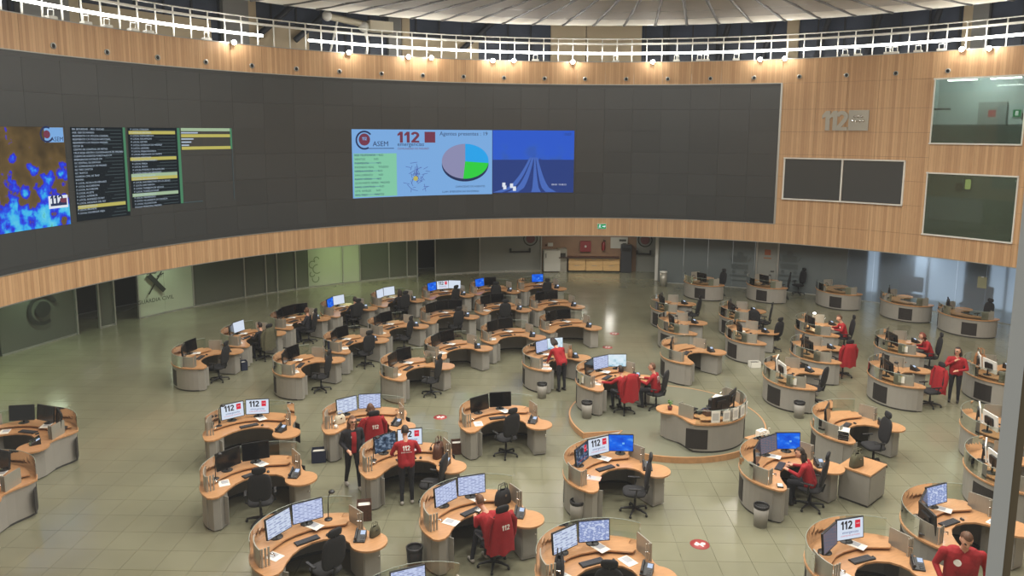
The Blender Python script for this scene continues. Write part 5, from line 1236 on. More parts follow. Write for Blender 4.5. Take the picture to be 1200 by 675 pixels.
front = {
 'd1': (-6.25, 17.63, 14, 'curved desk with two lit 112 screens at left of the front group', 'left two-112-screen desk'),
 'd2': (-5.26, 15.03, 28, 'curved desk with black screens just before the two-112-screen desk', 'desk before the two-112-screen desk'),
 'd3': (-3.37, 12.47, 35, 'nearest left curved desk with two lit text screens and striped bag', 'nearest left desk'),
 'd4': (-3.51, 18.07, 13.5, 'curved desk of the seated woman with the red jacket behind her', "seated woman's left desk"),
 'd5': (-2.13, 15.79, 17, 'curved desk where the man with 112 on his back stands', "standing 112 man's desk"),
 'A': (-.54, 13.48, 23, 'curved desk of the seated worker with 112 on a red jacket, bottom centre', "bottom-centre seated worker's desk"),
 'd7': (-1.3, 10.3, 28, 'curved desk cut off by the bottom edge below centre left', 'bottom-edge desk'),
 'd8': (-.13, 18.25, 15, 'unoccupied curved desk with black screens beside the red floor sticker', 'black-screen centre desk'),
 'd9': (2.27, 15.43, 32.6, 'unoccupied curved desk with two 112 screens and a blue one', 'three-screen centre desk'),
 'd10': (1.6, 11.75, 14, 'curved desk at bottom centre edge with text and map screens', 'bottom centre desk'),
 'd11': (6.12, 15.59, 36, 'curved desk of the long-haired woman before a blue screen', "long-haired woman's desk"),
 'B': (8.64, 17.96, 34, 'bare curved desk with a single dark screen right of centre', 'bare right-centre desk'),
 'd13': (6.19, 11.89, 20, 'curved desk with a bright 112 screen at bottom right', 'bottom right 112-screen desk'),
 'd14': (8.5, 13.2, 27, 'curved desk behind the standing man at bottom right', "bottom right standing man's desk"),
 'd15': (11.05, 15.55, 60, 'curved desk at right edge with white-edged monitors and yellow paper', 'right-edge yellow-paper desk'),
 'd16': (12.35, 17.9, 65, 'curved desk at right edge behind the yellow-paper desk', 'right-edge rear desk'),
 'd17': (15.05, 22.35, 70, 'curved desk with tan handbag beside the standing woman', 'tan-handbag desk'),
 'd18': (11.95, 22.1, 64, 'cluttered curved desk left of the standing woman, nearer of two', 'nearer cluttered right desk'),
 'd19': (13.65, 25.25, 65, 'cluttered curved desk of the auburn-haired worker left of standing woman', "auburn-haired worker's desk"),
 'd20': (8.67, 21.92, 68, 'curved desk right of the paper-strewn platform desk with bin', 'nearest of right-centre column desk'),
 'd21': (10.4, 24.4, 70, 'curved desk with red jackets, middle of the right-centre column', 'middle right-centre column desk'),
 'd22': (11.75, 27.6, 68, 'curved desk lit bright before the red-clad seated worker', "brightly lit worker's desk"),
 'd23': (8.8, 26.5, 65, 'curved desk with two swivel chairs, nearer of the pair', 'nearer two-chair desk'),
 'd24': (9.45, 29.75, 68, 'curved desk behind the two swivel chairs, farther of the pair', 'farther two-chair desk'),
 'C': (6.03, 24.17, 47.5, 'bare curved desk with one dark screen nearest of three right of aisle', 'nearest aisle desk'),
 'd26': (6.58, 27.75, 72, 'curved desk in the middle of three right of the aisle', 'middle aisle desk'),
 'd27': (6.9, 31.0, 70, 'curved desk farthest of three right of the aisle', 'farthest aisle desk'),
 'f28': (9.55, 36.5, 100, 'curved desk leftmost in the back row by frosted glass', 'leftmost back-row desk'),
 'f29': (12.5, 36.0, 92, 'curved desk second from left in the back row by frosted glass', 'second back-row desk'),
 'f30': (15.4, 34.7, 95, 'curved desk in the middle of the back row by frosted glass', 'middle back-row desk'),
 'f31': (17.4, 32.5, 98, 'curved desk fourth from left in the back row by frosted glass', 'fourth back-row desk'),
 'f32': (18.65, 30.1, 100, 'curved desk rightmost in the back row by frosted glass', 'rightmost back-row desk'),
 'U1': (1.45, 23.4, 50, 'curved desk where the bending woman in red stands', "bending woman's desk"),
 'W1': (-11.58, 17.11, -16, 'curved desk at left edge with black screens, farther of two', 'left-edge farther desk'),
 'W2': (-10.96, 14.52, -16, 'curved desk cut off at left edge, nearer of two', 'left-edge nearer desk'),
}
for k, (x, y, c, lb, nm) in front.items(): NM[k] = nm; desk(k, x, y, c, lb, 'curved desks of the hall')
NM['U2'] = "platform desk of two workers"; desk('U2', 3.0, 21.1, 36, 'platform desk shared by two seated workers in red', 'platform desks', .15)
NM['V'] = 'paper-strewn platform desk'; desk('V', 4.95, 18.8, 212, 'paper-strewn supervisor desk on the round platform', 'platform desks', .15)

MON = {'d1': 'L112 M112', 'd2': 'Loff Moff', 'd3': 'Ldoc2 Mdoc', 'd4': 'Ldoc2 Mdoc', 'd5': 'Lcam M112', 'A': 'Ldoc Mdoc', 'd7': 'Mdoc', 'd8': 'Loff Moff', 'd9': 'L112d M112 Rblue', 'd10': 'Ldoc2 Mmap',
 'd11': 'Loff Mdim Rblue', 'B': 'Loff', 'd13': 'Ldim M112', 'd14': 'Soff Loff Mmap', 'd15': 'woff Loff', 'd16': 'Loff Moff', 'd17': 'Loff Moff', 'd18': 'Loff Moff', 'd19': 'Loff Moff', 'd20': 'Loff Moff', 'd21': 'Loff Moff', 'd22': 'Loff Moff', 'd23': 'Loff', 'd24': 'Loff Moff',
 'C': 'Loff', 'd26': 'Loff', 'd27': 'Loff Moff', 'f28': 'Loff', 'f29': 'Loff', 'f31': 'Roff', 'f32': 'Roff', 'U1': 'Mdoc Rphoto', 'U2': 'Loff Mdoc Rphoto', 'V': 'Moff Loff', 'W1': 'Loff Moff Roff', 'W2': 'Loff Moff',
 'n33': 'Loff Moff', 'n34': 'Loff Mwhite', 'M': 'Loff Moff Roff', 'N': 'Lblue Mwhite', 'O': 'Lwhite Mwhite', 'P': 'Lblue M112 Rwhite', 'Q': 'Lblue Moff', 'S': 'Mblue', 'r41': 'Loff Moff', 'r42': 'Loff Moff', 'r43': 'Loff Moff', 'r44': 'Loff Moff Roff', 'r45': 'Loff Moff', 'r46': 'Loff Moff', 'T1': 'Loff Moff', 'T2': 'Loff Moff', 'T3': 'Loff Moff', 'T4': 'Loff Moff'}
for d, s in MON.items():
    for w in s.split():
        sl = {'L': 'left', 'M': 'middle', 'R': 'right', 'S': 'far-left', 'w': 'white-edged'}[w[0]]; kd = w[1:]
        x, y, a = SLOT[w[0] if w[0] != 'w' else 'M']
        monitor('%s %s monitor on the %s' % (sl, KINDW[kd], NM[d]), d, x, y, a, kd, white=(d in ('d15', 'd16', 'd20', 'd17')), group='desk monitors')
for i, d in enumerate(NM):
    if d in ('V',): continue
    keyboard(d, 'black keyboard on the %s' % NM[d], -.14 + .04 * math.sin(i * 3), .21, 10 + 12 * math.sin(i * 5))
    if d not in ('f30',): mouse(d, 'black mouse on the %s' % NM[d], .18 + .04 * math.sin(i), .18)
    if d not in ('f28', 'f29', 'f30', 'f31', 'f32'): phone(d, 'black phone on the %s' % NM[d], .63 + .02 * math.sin(i * 2), -.28)
for i, d in enumerate(['d2', 'd3', 'A', 'd10', 'd13', 'd18', 'd19', 'd20', 'd21', 'd22', 'U1', 'U2', 'T1', 'T2', 'T3', 'r41', 'r42', 'r43', 'r45', 'W1', 'n34', 'M', 'd8', 'd27', 'f28']):
    papers(d, 'white papers on the %s' % NM[d], -.72 + .1 * math.sin(i * 4), .02 + .05 * math.cos(i), 40 * math.sin(i * 7))
for d in [k for k in NM if k not in ('V', 'f30', 'f31', 'f32', 'B', 'C', 'd26')]:
    papers(d, 'loose pages under the screens on the %s' % NM[d], .1, .52, 25, .82)
for d in ('d1', 'd5', 'd13', 'd14', 'd9', 'd24', 'd19', 'd22', 'f28', 'f31', 'f32', 'f30'):
    headset(d, 'black headset on the %s' % NM[d], -.93 if d in ('d1', 'd9', 'd13', 'd14') else .52, .35 if d in ('d1', 'd9', 'd13', 'd14') else .42, .82, 30)
for d in ('d3', 'd2', 'd5', 'd1', 'f29', 'd18', 'T4', 'd26'): desklamp(d, 'small black desk lamp on the %s' % NM[d], .4 if d == 'd3' else -.86, .6 if d == 'd3' else .22, 20)

# ------------------------------------------------------------ chairs
CH = {}
for i, d in enumerate(['n33', 'n34', 'M', 'N', 'O', 'P', 'Q', 'S', 'r41', 'r42', 'r43', 'r44', 'r45', 'T1', 'd2', 'd5', 'd8', 'd9', 'B', 'd3', 'd20', 'd22', 'd24', 'd27', 'd4', 'A', 'd11', 'f28', 'f29', 'f32', 'd19', 'd10']):
    lx, ly, tn = -.05 + .05 * math.sin(i * 3), -.42 + .06 * math.cos(i * 2), 20 * math.sin(i * 4)
    if d == 'A': lx, ly, tn = .05, -.5, 8
    if d == 'd11': lx, ly, tn = .1, -.42, 20
    if d == 'd4': lx, ly, tn = .0, -.42, 10
    if d in ('d9',): lx, ly, tn = .12, -.5, 50
    if d == 'B': lx, ly, tn = -.1, -.5, 60
    if d in ('d24', 'd27', 'f28', 'f29', 'f32', 'd22', 'd19'): lx, ly = 0, -.7
    if d == 'd5': lx, ly, tn = .3, -.55, 60
    if d == 'T1': lx, ly = .1, -.5
    CH[d] = dchair(d, 'black swivel chair at the %s' % NM[d], lx, ly, tn, d not in ('d20', 'd5'))
CH['d23a'] = chair('black swivel chair, right one of the pair at the two-chair desks', *at(905, 411), 120)
CH['d23b'] = chair('black swivel chair, left one of the pair at the two-chair desks', *at(884, 396), 60, 0, False)
CH['d21'] = chair('black swivel chair with red jacket in the right-centre column', *at(987, 441), 100)
CH['w'] = chair('black swivel chair with red jacket beside the standing woman', *at(1089, 476), 190)
CH['f29b'] = chair('lone black swivel chair against the frosted glass at the back', *at(935, 345), 200)
CH['U2a'] = chair('black swivel chair of the left worker on the platform', 3.2, 20.45, 118, .15, False)
CH['U2b'] = chair('black swivel chair of the right worker on the platform', 4.15, 20.75, 150, .15, False)
coat('red jacket hung on the chair of the woman at left front', CH['d4'], 'red', True)
coat('red jacket hung on the chair beside the standing woman', CH['w'], 'red')
coat('red jacket hung on the chair in the right-centre column', CH['d21'], 'red')
coat('olive coat hung on a chair in the outer left arc', CH['n34'], 'olive_cloth')
coat('red jacket draped on the left worker chair of the platform', CH['U2a'], 'red')
coat('red jacket with 112 hung on the chair at bottom centre', CH['A'], 'red', True)
CH['n34b'] = CH['n34']

# ------------------------------------------------------------ people
RED = ['skin', 'red', 'dark_cloth', 'shoe', 'eye', 'lips']; REDG = ['skin', 'red', 'dark_cloth', 'shoe_grey', 'eye', 'lips']; DRK = ['skin', 'dark_cloth', 'dark_cloth', 'shoe', 'eye', 'lips']
def seat_person(lb, ch, q, mats, hair, hm, p112=False):
    q = dict(seated=True, **q); th = ch.rotation_euler[2]; l = ch.location
    person(lb, 'person', (l[0] - .0 * math.sin(th), l[1], l[2]), th, q, mats, hair, hm, p112)
desk_arms = dict(armL=((-.27, .2, .78), (-.17, .42, .8)), armR=((.27, .2, .78), (.17, .42, .8)))
seat_person('person in red seated at the bottom-centre desk leaning over papers', CH['A'], dict(lean=(-.05, .2), nod=25, head=(-.03, .07), knees=[(-.16, .38, .53), (.1, .42, .53)], ankles=[(-.3, .3, .1), (.0, .3, .1)], **desk_arms), REDG, 'short', 'hair_brown')
seat_person('long-haired person in red seated before the blue screen', CH['d11'], dict(lean=(-.02, .14), nod=10, head=(0, .05), yaw=15, **desk_arms), RED, 'long', 'hair_dark')
seat_person('brown-haired person in red seated at left front before two text screens', CH['d4'], dict(lean=(.03, .17), nod=10, head=(0, .05), **desk_arms), RED, 'bob', 'hair_brown')
seat_person('dark-haired person in red, left of two seated on the platform', CH['U2a'], dict(lean=(-.03, .1), head=(0, .03), armL=((-.32, .2, .85), (-.45, .45, .82)), armR=((.27, .2, .78), (.17, .42, .8))), RED, 'short', 'hair_dark', True)
seat_person('person in red, right of two seated on the platform', CH['U2b'], dict(lean=(0, .08), head=(0, .03), yaw=10, **desk_arms), RED, 'short', 'hair_brown', True)
seat_person('person in bright red seated at the brightly lit desk', CH['d22'], dict(lean=(0, .12), nod=20, head=(0, .05), badge=(-.08, .12, .045), **desk_arms), RED, 'short', 'hair_brown')
seat_person('auburn-haired person in red seated left of the standing woman', CH['d19'], dict(lean=(0, .16), nod=15, head=(0, .06), **desk_arms), RED, 'bob', 'hair_red')
seat_person('man in dark polo seated in outer left arc, left of two men', CH['M'], dict(lean=(.05, .03), yaw=-60, armL=((-.28, .1, .78), (-.1, .32, .75)), armR=((.28, .1, .78), (.12, .32, .75))), DRK, 'short', 'hair_brown')
seat_person('man in dark polo seated in outer left arc, right of two men', CH['N'], dict(lean=(.05, .03), yaw=-50, armL=((-.28, .1, .78), (-.1, .32, .75)), armR=((.28, .1, .78), (.12, .32, .75))), DRK, 'short', 'hair_dark')
seat_person('long dark-haired woman in black seated in outer left arc', CH['O'], dict(lean=(0, .12), **desk_arms), DRK, 'long', 'hair_dark')
seat_person('person in black seated by the olive coat in outer left arc', CH['n34'], dict(lean=(0, .12), **desk_arms), DRK, 'short', 'hair_dark')
def stand(lb, pos, face, q, mats, hair, hm, p112=False): person(lb, 'person', pos, rad(face - 90), q, mats, hair, hm, p112)
x, y = at(477, 590); stand('man in red with 112 on his back standing at a desk', (x, y, 0), 105, dict(lean=(0, .1), nod=20, head=(0, .05), armL=((-.3, .12, 1.12), (-.26, .36, .98)), armR=((.3, .1, 1.12), (.24, .34, 1.0))), REDG, 'short', 'hair_dark', True)
x, y = at(414, 571); stand('woman with glasses walking in dark jacket over red top', (x, y, 0), -60, dict(lean=(0, .02), ankles=[(-.1, .16, .09), (.1, -.2, .11)], knees=[(-.1, .1, .5), (.1, -.04, .5)], armL=((-.26, -.02, 1.1), (-.2, .15, .95)), armR=((.26, -.02, 1.1), (.18, .2, 1.0)), badge=(.03, .12, .035)), ['skin', 'dark_cloth', 'dark_cloth', 'shoe_grey', 'eye', 'lips'], 'long', 'hair_brown')
x, y = at(658, 458); stand('woman in red bending over a desk by the aisle', (x, y, 0), 120, dict(lean=(-.03, .24), nod=45, head=(0, .1), armL=((-.28, .32, 1.0), (-.2, .5, .86)), armR=((.28, .32, 1.0), (.16, .5, .86))), RED, 'bob', 'hair_dark')
x, y = at(1117, 471); stand('woman in red with dark hair standing hand to chin', (x, y, 0), 235, dict(lean=(0, 0), head=(0, .02), yaw=-25, armL=((-.29, .06, 1.08), (-.08, .24, 1.05)), armR=((.29, .12, 1.1), (.05, .17, 1.3))), RED, 'bob', 'hair_dark')
hx, hy = at(1129, 628, 1.72); stand('man in red jumper looking down at bottom right', (hx, hy, 0), 255, dict(sc=1.1, lean=(0, .06), nod=35, head=(0, .05), w=1.22, vox=.012, badge=(.1, .13, .05), armL=((-.33, -.0, 1.1), (-.3, .16, .9)), armR=((.33, -.0, 1.1), (.28, .2, .95))), RED, 'short', 'hair_brown')
place_bodies()
# glasses of the two women
def glasses(lb, B):
    P, hc, HR, top, ax = B['P']; M_ = Matrix.Translation(B['pos']) @ Matrix.Rotation(B['rz'], 4, 'Z')
    t = thing('glasses', lb, 'glasses', B['pos'], B['rz']); mb = MB()
    for s in (-1, 1):
        mb.tube([hc + HR @ Vector((s * .034 + .026 * math.cos(a), .104, .014 + .02 * math.sin(a))) for a in np.linspace(0, 2 * PI, 11)], .003, 5, 0, False); mb.tube([hc + HR @ Vector((s * .06, .1, .016)), hc + HR @ Vector((s * .084, .0, .012))], .003, 5)
    mb.tube([hc + HR @ Vector((-.01, .106, .016)), hc + HR @ Vector((.01, .106, .016))], .003, 5); obj('rims', mb.mesh('rims', 'black'), t)
    mb = MB()
    for s in (-1, 1): mb.sphere(hc + HR @ Vector((s * .034, .103, .014)), (.024, .001, .018), 10, 4)
    obj('lenses', mb.mesh('lenses', 'glass'), t)
for B in BODIES:
    if 'glasses walking' in B['label']: glasses('thin dark glasses on the walking woman', B)
    if 'hand to chin' in B['label']: glasses('dark glasses on the woman standing hand to chin', B)
# scarf of the walking woman: red front panel
B = [b for b in BODIES if 'glasses walking' in b['label']][0]
me = B['mesh']; bv = BVHTree.FromPolygons([v.co for v in me.vertices], [list(p.vertices) for p in me.polygons]); mb = MB(); top, ax = B['P'][3], B['P'][4]; vs_ = []
for j in range(9):
    for s in (-.055, 0, .055):
        o = top - ax * (.02 + .5 * j / 8) + Vector((s, 0, 0)); h = bv.ray_cast(o + Vector((0, 1, 0)), Vector((0, -1, 0))); vs_.append((h[0] if h[0] else o) + Vector((0, .012, 0)))
mb.add(vs_, [(j * 3 + k, j * 3 + k + 1, j * 3 + k + 4, j * 3 + k + 3) for j in range(8) for k in range(2)], 0, True)
t = [o for o in bpy.data.objects if o.get('label') == B['label']][0]; tag(obj('red_top', mb.mesh('red_top', 'red'), t), 'red top showing in the open jacket')

# ------------------------------------------------------------ bins, bags, boxes, trolley
def bin_(lb, x, y, z=0., dark=False):
    t = thing('waste_bin', lb, 'bin', (x, y, z), 0, 'round waste bins'); b = obj('bucket', MB().lathe([(0, .005), (.13, .0), (.15, .42), (.14, .42), (.12, .02)], 16).mesh('bucket', 'black' if dark else 'desk_grey'), t)
    obj('black_rim', MB().lathe([(.152, .40), (.158, .46), (.13, .47), (.13, .43)], 16).mesh('black_rim', 'black'), t); obj('liner', MB().lathe([(.0, .34), (.132, .42)], 14).mesh('liner', 'rubber'), t)
bin_('grey waste bin by the long-haired woman desk', *at(891, 616)); bin_("grey waste bin by the bending woman's desk", *at(635, 466)); bin_('grey waste bin on the platform', 2.1, 20.05, .15); bin_('grey waste bin at the three-screen centre desk', *at(676, 611)); bin_('black waste bin left of the bottom-centre desk', *at(486, 668), 0, True); bin_('grey waste bin by the right-centre column desk', *at(936, 489))
def crate(lb, x, y, rz, m_, w=.34, d=.28, h=.3):
    t = thing('storage_box', lb, 'box', (x, y, 0), rz, 'boxes on the floor'); mb = MB(); s = .012
    for sx in (-1, 1): mb.box((sx * (w / 2 - s / 2), 0, h / 2), (s, d, h)); mb.box((0, sx * (d / 2 - s / 2), h / 2), (w, s, h))
    mb.box((0, 0, s / 2), (w, d, s)); obj('walls', mb.mesh('walls', m_), t); obj('contents', MB().rbox((0, 0, h * .45), (w - .04, d - .04, h * .7), .03).mesh('contents', 'paper' if m_ != 'paper' else 'black'), t)
crate("blue-based bin box by the seated woman's left desk", *at(374, 540), .2, 'navy'); crate('brown box under the black-screen centre desk', *at(537, 530), .2, 'leather_dk'); crate('white box by the two-chair desk', *at(884, 430), .1, 'paper', .36, .26, .2); crate('blue box by the first outer arc desks', *at(286, 433), .5, 'navy', .2, .3, .3); crate('brown box beside the nearest left desk', *at(427, 607), .2, 'leather_dk', .3, .3, .35)
def bag(lb, x, y, z, rz, m_, s=1., cat='bag'):
    t = thing('handbag', lb, cat, (x, y, z), rz, 'bags on desks'); mb = MB(); n = 20; vs_ = []
    for j, (k, zz) in enumerate(((.2, 0), (.95, .0), (1.0, .06), (.92, .18), (.75, .27), (.3, .29))):
        for a in range(n): th = 2 * PI * a / n; vs_.append((.19 * k * s * math.copysign(abs(math.cos(th)) ** .6, math.cos(th)), .09 * k * s * math.copysign(abs(math.sin(th)) ** .6, math.sin(th)), zz * s + .008 * s * math.sin(th * 5)))
    mb.add(vs_, [(j * n + a, j * n + (a + 1) % n, (j + 1) * n + (a + 1) % n, (j + 1) * n + a) for j in range(5) for a in range(n)], 0, True); obj('pouch', mb.mesh('pouch', m_), t)
    for sy in (-1, 1): obj('handle', MB().tube([(-.1 * s, sy * .03 * s, .27 * s), (-.08 * s, sy * .03 * s, .4 * s), (.08 * s, sy * .03 * s, .4 * s), (.1 * s, sy * .03 * s, .27 * s)], .01 * s, 6).mesh('handle', m_), t)
    obj('clasp', MB().box((0, -.092 * s, .2 * s), (.05 * s, .012, .04 * s)).mesh('clasp', 'chrome'), t)
def dbag(d, lb, lx, ly, m_, s=1., z=.755, a=0): D = DESKS[d]; x, y = L2W(D['o'], D['th'], lx, ly); bag(lb, x, y, D['z'] + z, D['th'] + rad(a), m_, s)
dbag('d17', 'tan handbag on the desk beside the standing woman', .3, .55, 'leather', 1.4, .82, 10); dbag('d5', 'brown patterned bag on the desk of the standing 112 man', .58, .18, 'leather_dk', 1.1, .755, 60); dbag('d3', 'dark striped bag on the round end of the nearest left desk', .92, -.3, 'olive_cloth', .62, .755, 20)
dbag('A', 'black tote bag on the bottom-centre desk by the steel end screen', .55, .3, 'fabric', 1.0, .755, 20); dbag('d10', 'black rucksack on the bottom centre desk', -.8, .05, 'fabric', 1.0, .755, 70); dbag('T1', 'grey bag on the first inner arc desk', .7, .2, 'olive_cloth', .7, .755, 0); dbag('U1', "tan bag on the round end of the bending woman's desk", .6, -.1, 'leather', .9, .755, 40)
dbag('d4', 'cream toy bag on the left front desk of the seated woman', -.75, .1, 'cream', .8, .755, 30)
# side cabinet with rucksack right of the long-haired woman
sc = thing('side_cabinet', 'low grey cabinet with timber top right of the long-haired woman', 'cabinet', (7.78, 15.82, 0), rad(42))
obj('body', MB().box((0, 0, .385), (.82, .66, .67)).mesh('body', 'desk_grey'), sc); obj('plinth', MB().box((0, 0, .025), (.78, .62, .05)).mesh('plinth', 'plinth'), sc); obj('top', MB().box((0, 0, .737), (.86, .7, .035)).mesh('top', 'desk_wood'), sc); dd = obj('door', MB().box((0, -.337, .385), (.78, .014, .6)).mesh('door', 'desk_grey'), sc); obj('lock', MB().sphere((.3, -.348, .5), .015, 8, 6).mesh('lock', 'chrome'), dd)
bag('olive rucksack lying on the side cabinet', 7.6, 15.75, .755, rad(30), 'olive_cloth', 1.0)
# binders stack on desk B
D = DESKS['B']
for k in range(5):
    x, y = L2W(D['o'], D['th'], -.93, -.2); t = thing('binder', 'white binder in the stack on the bare right-centre desk, %s from bottom' % ORD[k], 'binder', (x, y, .755 + .045 * k), D['th'] + .5 + .06 * math.sin(k * 3), 'stacked white binders'); obj('cover', MB().rbox((0, 0, .022), (.3, .24, .043), .004).mesh('cover', 'paper' if k % 2 == 0 else 'greycol'), t); obj('spine', MB().box((-.152, 0, .022), (.006, .23, .036)).mesh('spine', 'black'), t)
# supervisor desk clutter
D = DESKS['V']
def vput(name, lb, cat, lx, ly, z=.755, a=0, group='clutter on the platform desk'): x, y = L2W(D['o'], D['th'], lx, ly); return thing(name, lb, cat, (x, y, D['z'] + z), D['th'] + rad(a), group)
t = vput('printer', 'black printer topped with white paper on the platform desk', 'printer', -.28, .3, .755, 15); obj('body', MB().rbox((0, 0, .15), (.4, .36, .3), .03).mesh('body', 'black'), t); obj('paper_tray', MB().box((0, .2, .1), (.3, .1, .02)).mesh('paper_tray', 'plinth'), t); obj('paper_stack', MB().box((0, 0, .33), (.3, .24, .06), .2).mesh('paper_stack', 'paper'), t)
t = vput('storage_tray', 'black tray stack beside the plant on the platform desk', 'tray', .62, .2, .755, 10)
for k in range(3): obj('tray', MB().box((0, 0, .03 + .07 * k), (.34, .26, .02)).mesh('tray', 'black'), t)
obj('carton', MB().box((0, .0, .12), (.28, .2, .12)).mesh('carton', 'paper'), t)
t = vput('potted_plant', 'small green plant in a dark red pot on the platform desk', 'plant', .78, -.35); obj('pot', MB().lathe([(0, 0), (.05, 0), (.065, .1), (.055, .1), (.05, .08), (0, .08)], 14).mesh('pot', mat('red_pot', srgb(92, 34, 36), .4)), t)
mb = MB(); random.seed(9)
for k in range(16):
    a, r_ = random.uniform(0, 2 * PI), random.uniform(.03, .09); z_ = random.uniform(.16, .26); mb.sphere((r_ * math.cos(a), r_ * math.sin(a), z_), (.03, .02, .012), 6, 4, 0, Matrix.Rotation(a, 3, 'Z') @ Matrix.Rotation(.6, 3, 'Y')); mb.tube([(0, 0, .08), (r_ * math.cos(a), r_ * math.sin(a), z_)], .003, 4)
obj('leaves', mb.mesh('leaves', mat('leaf_green', srgb(88, 130, 62), .5)), t)
for k, (a, w_, h_) in enumerate(((64, .22, .3), (78, .2, .26), (92, .2, .3), (106, .22, .28), (119, .18, .32))):
    x, y = ell(a, 1.015); t = vput('hanging_sheet', 'paper sheet taped over the glass of the platform desk, %s from left' % ORD[k], 'paper', x, y, .8, a - 90, 'sheets taped to the platform desk'); obj('sheet', MB().box((0, .012, .16), (w_, .004, h_)).mesh('sheet', 'paper'), t); obj('print', MB().box((0, .0155, .16), (w_ * .7, .002, h_ * .6)).mesh('print', mat('grey_ink', srgb(188, 188, 184), .8)), t)
t = vput('black_screen', 'black tablet leaning among papers on the platform desk', 'tablet', .05, .55, .82, 10); obj('case', MB().rbox((0, 0, .12), (.34, .03, .24), .01, 0, 0, 3, -.25).mesh('case', 'black'), t); obj('stand', MB().box((0, .06, .05), (.1, .1, .1)).mesh('stand', 'plinth'), t)
t = vput('glove_pile', 'dark blue-green cloth heap on the platform desk', 'cloth', .25, .6, .82); mb = MB()
for k in range(6): mb.sphere((random.uniform(-.14, .14), random.uniform(-.06, .06), .05), (.09, .06, .05), 8, 6)
obj('cloth', mb.mesh('cloth', mat('teal_cloth', srgb(70, 100, 104), .9)), t); obj('strap', MB().tube([(-.15, 0, .09), (0, .05, .12), (.15, 0, .08)], .012, 6).mesh('strap', 'black'), t)
papers('V', 'open pages on the platform desk by the screens', -.62, .2, 30); keyboard('V', 'black keyboard on the paper-strewn platform desk', .1, .24, 5); phone('V', 'black phone on the paper-strewn platform desk', .55, -.1)
for k, (lx, ly, m_) in enumerate(((.42, .34, 'black'), (.2, .3, 'navy'), (-.05, .22, 'black'), (.36, .52, 'leather_dk'))):
    t = vput('equipment_case', '%s small equipment case from the plant on the platform desk' % ORD[k], 'case', lx, ly, .755 if ly < .4 else .82, 25 * k); obj('case', MB().rbox((0, 0, .06), (.2, .14, .12), .02).mesh('case', m_), t); obj('carry_handle', MB().tube([(-.05, 0, .12), (-.04, 0, .15), (.04, 0, .15), (.05, 0, .12)], .008, 6).mesh('carry_handle', 'black'), t)
papers('V', 'white page pile by the round end of the platform desk', .5, .35, 60); papers('V', 'white page under the tablet on the platform desk', -.35, .6, 10, .82)
# trolley with sanitiser bottles
tr = thing('trolley', 'small wooden-topped trolley of bottles before the platform', 'trolley', (6.0, 17.25, 0), .5)
obj('top', MB().box((0, 0, .74), (.62, .46, .03)).mesh('top', 'desk_wood'), tr); obj('lower_shelf', MB().box((0, 0, .25), (.58, .42, .02)).mesh('lower_shelf', 'steel'), tr)
for sx in (-1, 1):
    for sy in (-1, 1): l_ = obj('leg', MB().tube([(sx * .27, sy * .19, .05), (sx * .27, sy * .19, .725)], .015, 6).mesh('leg', 'steel'), tr); obj('caster', MB().sphere((sx * .27, sy * .19, .03), .03, 8, 6).mesh('caster', 'rubber'), l_)
for k, (bx, by) in enumerate(((-.2, -.12), (-.11, -.15), (.02, -.12), (.2, -.02))):
    x, y = L2W((6.0, 17.25), .5, bx, by); t = thing('sanitiser_bottle', 'white pump bottle on the trolley, %s from left' % ORD[k], 'bottle', (x, y, .755), 0, 'pump bottles on the trolley'); obj('flask', MB().lathe([(0, 0), (.035, 0), (.036, .13), (.015, .16), (.015, .18)], 12).mesh('flask', 'paper'), t); obj('pump', MB().tube([(0, 0, .18), (0, 0, .22), (.04, 0, .22)], .008, 6).mesh('pump', 'white_metal'), t)
x, y = L2W((6.0, 17.25), .5, .08, .08); t = thing('tissue_carton', 'white carton standing on the trolley', 'box', (x, y, .755), .6); obj('carton', MB().box((0, 0, .08), (.24, .14, .16)).mesh('carton', 'paper'), t); obj('flap', MB().box((0, 0, .165), (.12, .04, .01)).mesh('flap', 'greycol'), t)
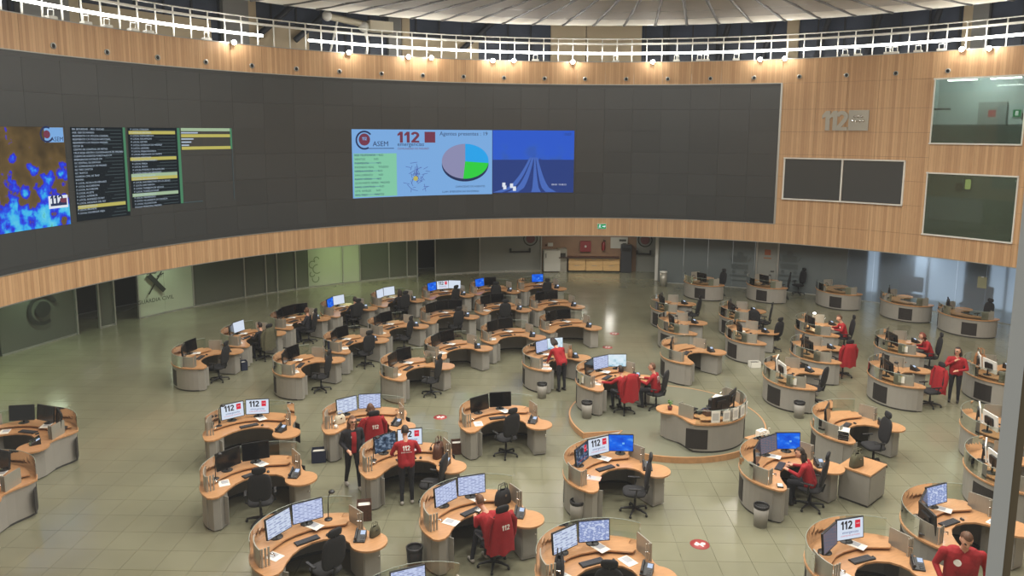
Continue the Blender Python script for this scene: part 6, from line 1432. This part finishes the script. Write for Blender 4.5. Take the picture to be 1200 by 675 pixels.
# clutter at the long-haired woman's desk and others
def mug(d, lb, lx, ly, m_='white_metal', z=.755): D = DESKS[d]; x, y = L2W(D['o'], D['th'], lx, ly); t = thing('mug', lb, 'mug', (x, y, D['z'] + z), 0, 'mugs on desks'); obj('cup', MB().lathe([(0, 0), (.036, 0), (.04, .09), (.036, .09), (.032, .01), (0, .01)], 14).mesh('cup', m_), t); obj('handle', MB().tube([(.038, 0, .02), (.065, 0, .03), (.065, 0, .065), (.038, 0, .075)], .006, 6).mesh('handle', m_), t)
mug('d4', "white mug on the seated woman's left desk", -.85, -.2); mug('U2', 'white mug on the platform desk of two workers', -.8, 0); mug('d20', 'white mug on the nearest right-centre column desk', -.8, .2); mug('d3', 'dark mug on the nearest left desk', .35, .05, 'leather_dk')
def calc(d, lb, lx, ly): D = DESKS[d]; x, y = L2W(D['o'], D['th'], lx, ly); t = thing('notebook', lb, 'notebook', (x, y, D['z'] + .755), D['th'] + .7, 'notebooks on desks'); obj('cover', MB().rbox((0, 0, .012), (.16, .12, .024), .004).mesh('cover', 'black'), t); obj('pages', MB().box((0.01, 0, .026), (.13, .1, .006)).mesh('pages', 'paper'), t)
calc('d11', "black notebook on the long-haired woman's desk", -.92, -.35); calc('A', 'newspaper under the hands of the bottom-centre worker', .0, .2); papers('d11', "papers on the long-haired woman's desk", -.9, .1, 60); papers('d15', 'yellow paper on the right-edge desk', -.95, .3, 30, .755, 'paper_y'); papers('d22', 'yellow file on the brightly lit desk', -.6, .1, 10, .755, 'paper_y'); papers('d10', 'folded newspaper on the bottom centre desk', .45, .12, 20); papers('d14', 'white page on the round end of the bottom right desk', .6, -.2, 10); papers('d9', 'pink leaflet on the three-screen centre desk', -.62, -.02, 40, .755, mat('pink_leaflet', srgb(222, 172, 160), .7)); papers('U1', "white pages at the lobe of the bending woman's desk", -.9, -.3, 30)
# task lamp that lights the bright desk at the back
D = DESKS['d22']; x, y = L2W(D['o'], D['th'], -.2, .35); t = thing('task_lamp', 'lit task lamp over the brightly lit desk', 'lamp', (x, y, .82), D['th']); obj('base', lamp_b, t); obj('stem', lamp_s, t); obj('lamp_head', MB().sphere((.12, .03, .49), (.06, .06, .035), 12, 8).mesh('lamp_head', 'lamp'), t)
lt = bpy.data.lights.new('task', 'POINT'); lt.energy = 28; lt.color = (1, .9, .7); lt.shadow_soft_size = .05; lo = bpy.data.objects.new('task', lt); COL.objects.link(lo); lo.parent = t; lo.location = (.12, -.02, .4)
# notes taped to the end screens
for d, lb in (('d18', 'note taped on the steel end screen of the nearer cluttered desk'), ('d19', "note taped on the auburn-haired worker's steel end screen"), ('d20', 'note taped on the steel end screen of right-centre column'), ('U2', 'note taped on the steel end screen of the two workers')):
    D = DESKS[d]; lx, ly = ell(172, .955); x, y = L2W(D['o'], D['th'], lx, ly); t = thing('taped_note', lb, 'note', (x, y, D['z'] + .93), D['th'] + rad(172 - 90), 'notes taped to end screens'); obj('sheet', MB().box((0, .0, 0), (.17, .004, .2)).mesh('sheet', 'paper'), t); obj('tape', MB().box((0, .003, .09), (.05, .003, .03)).mesh('tape', 'paper_y'), t)
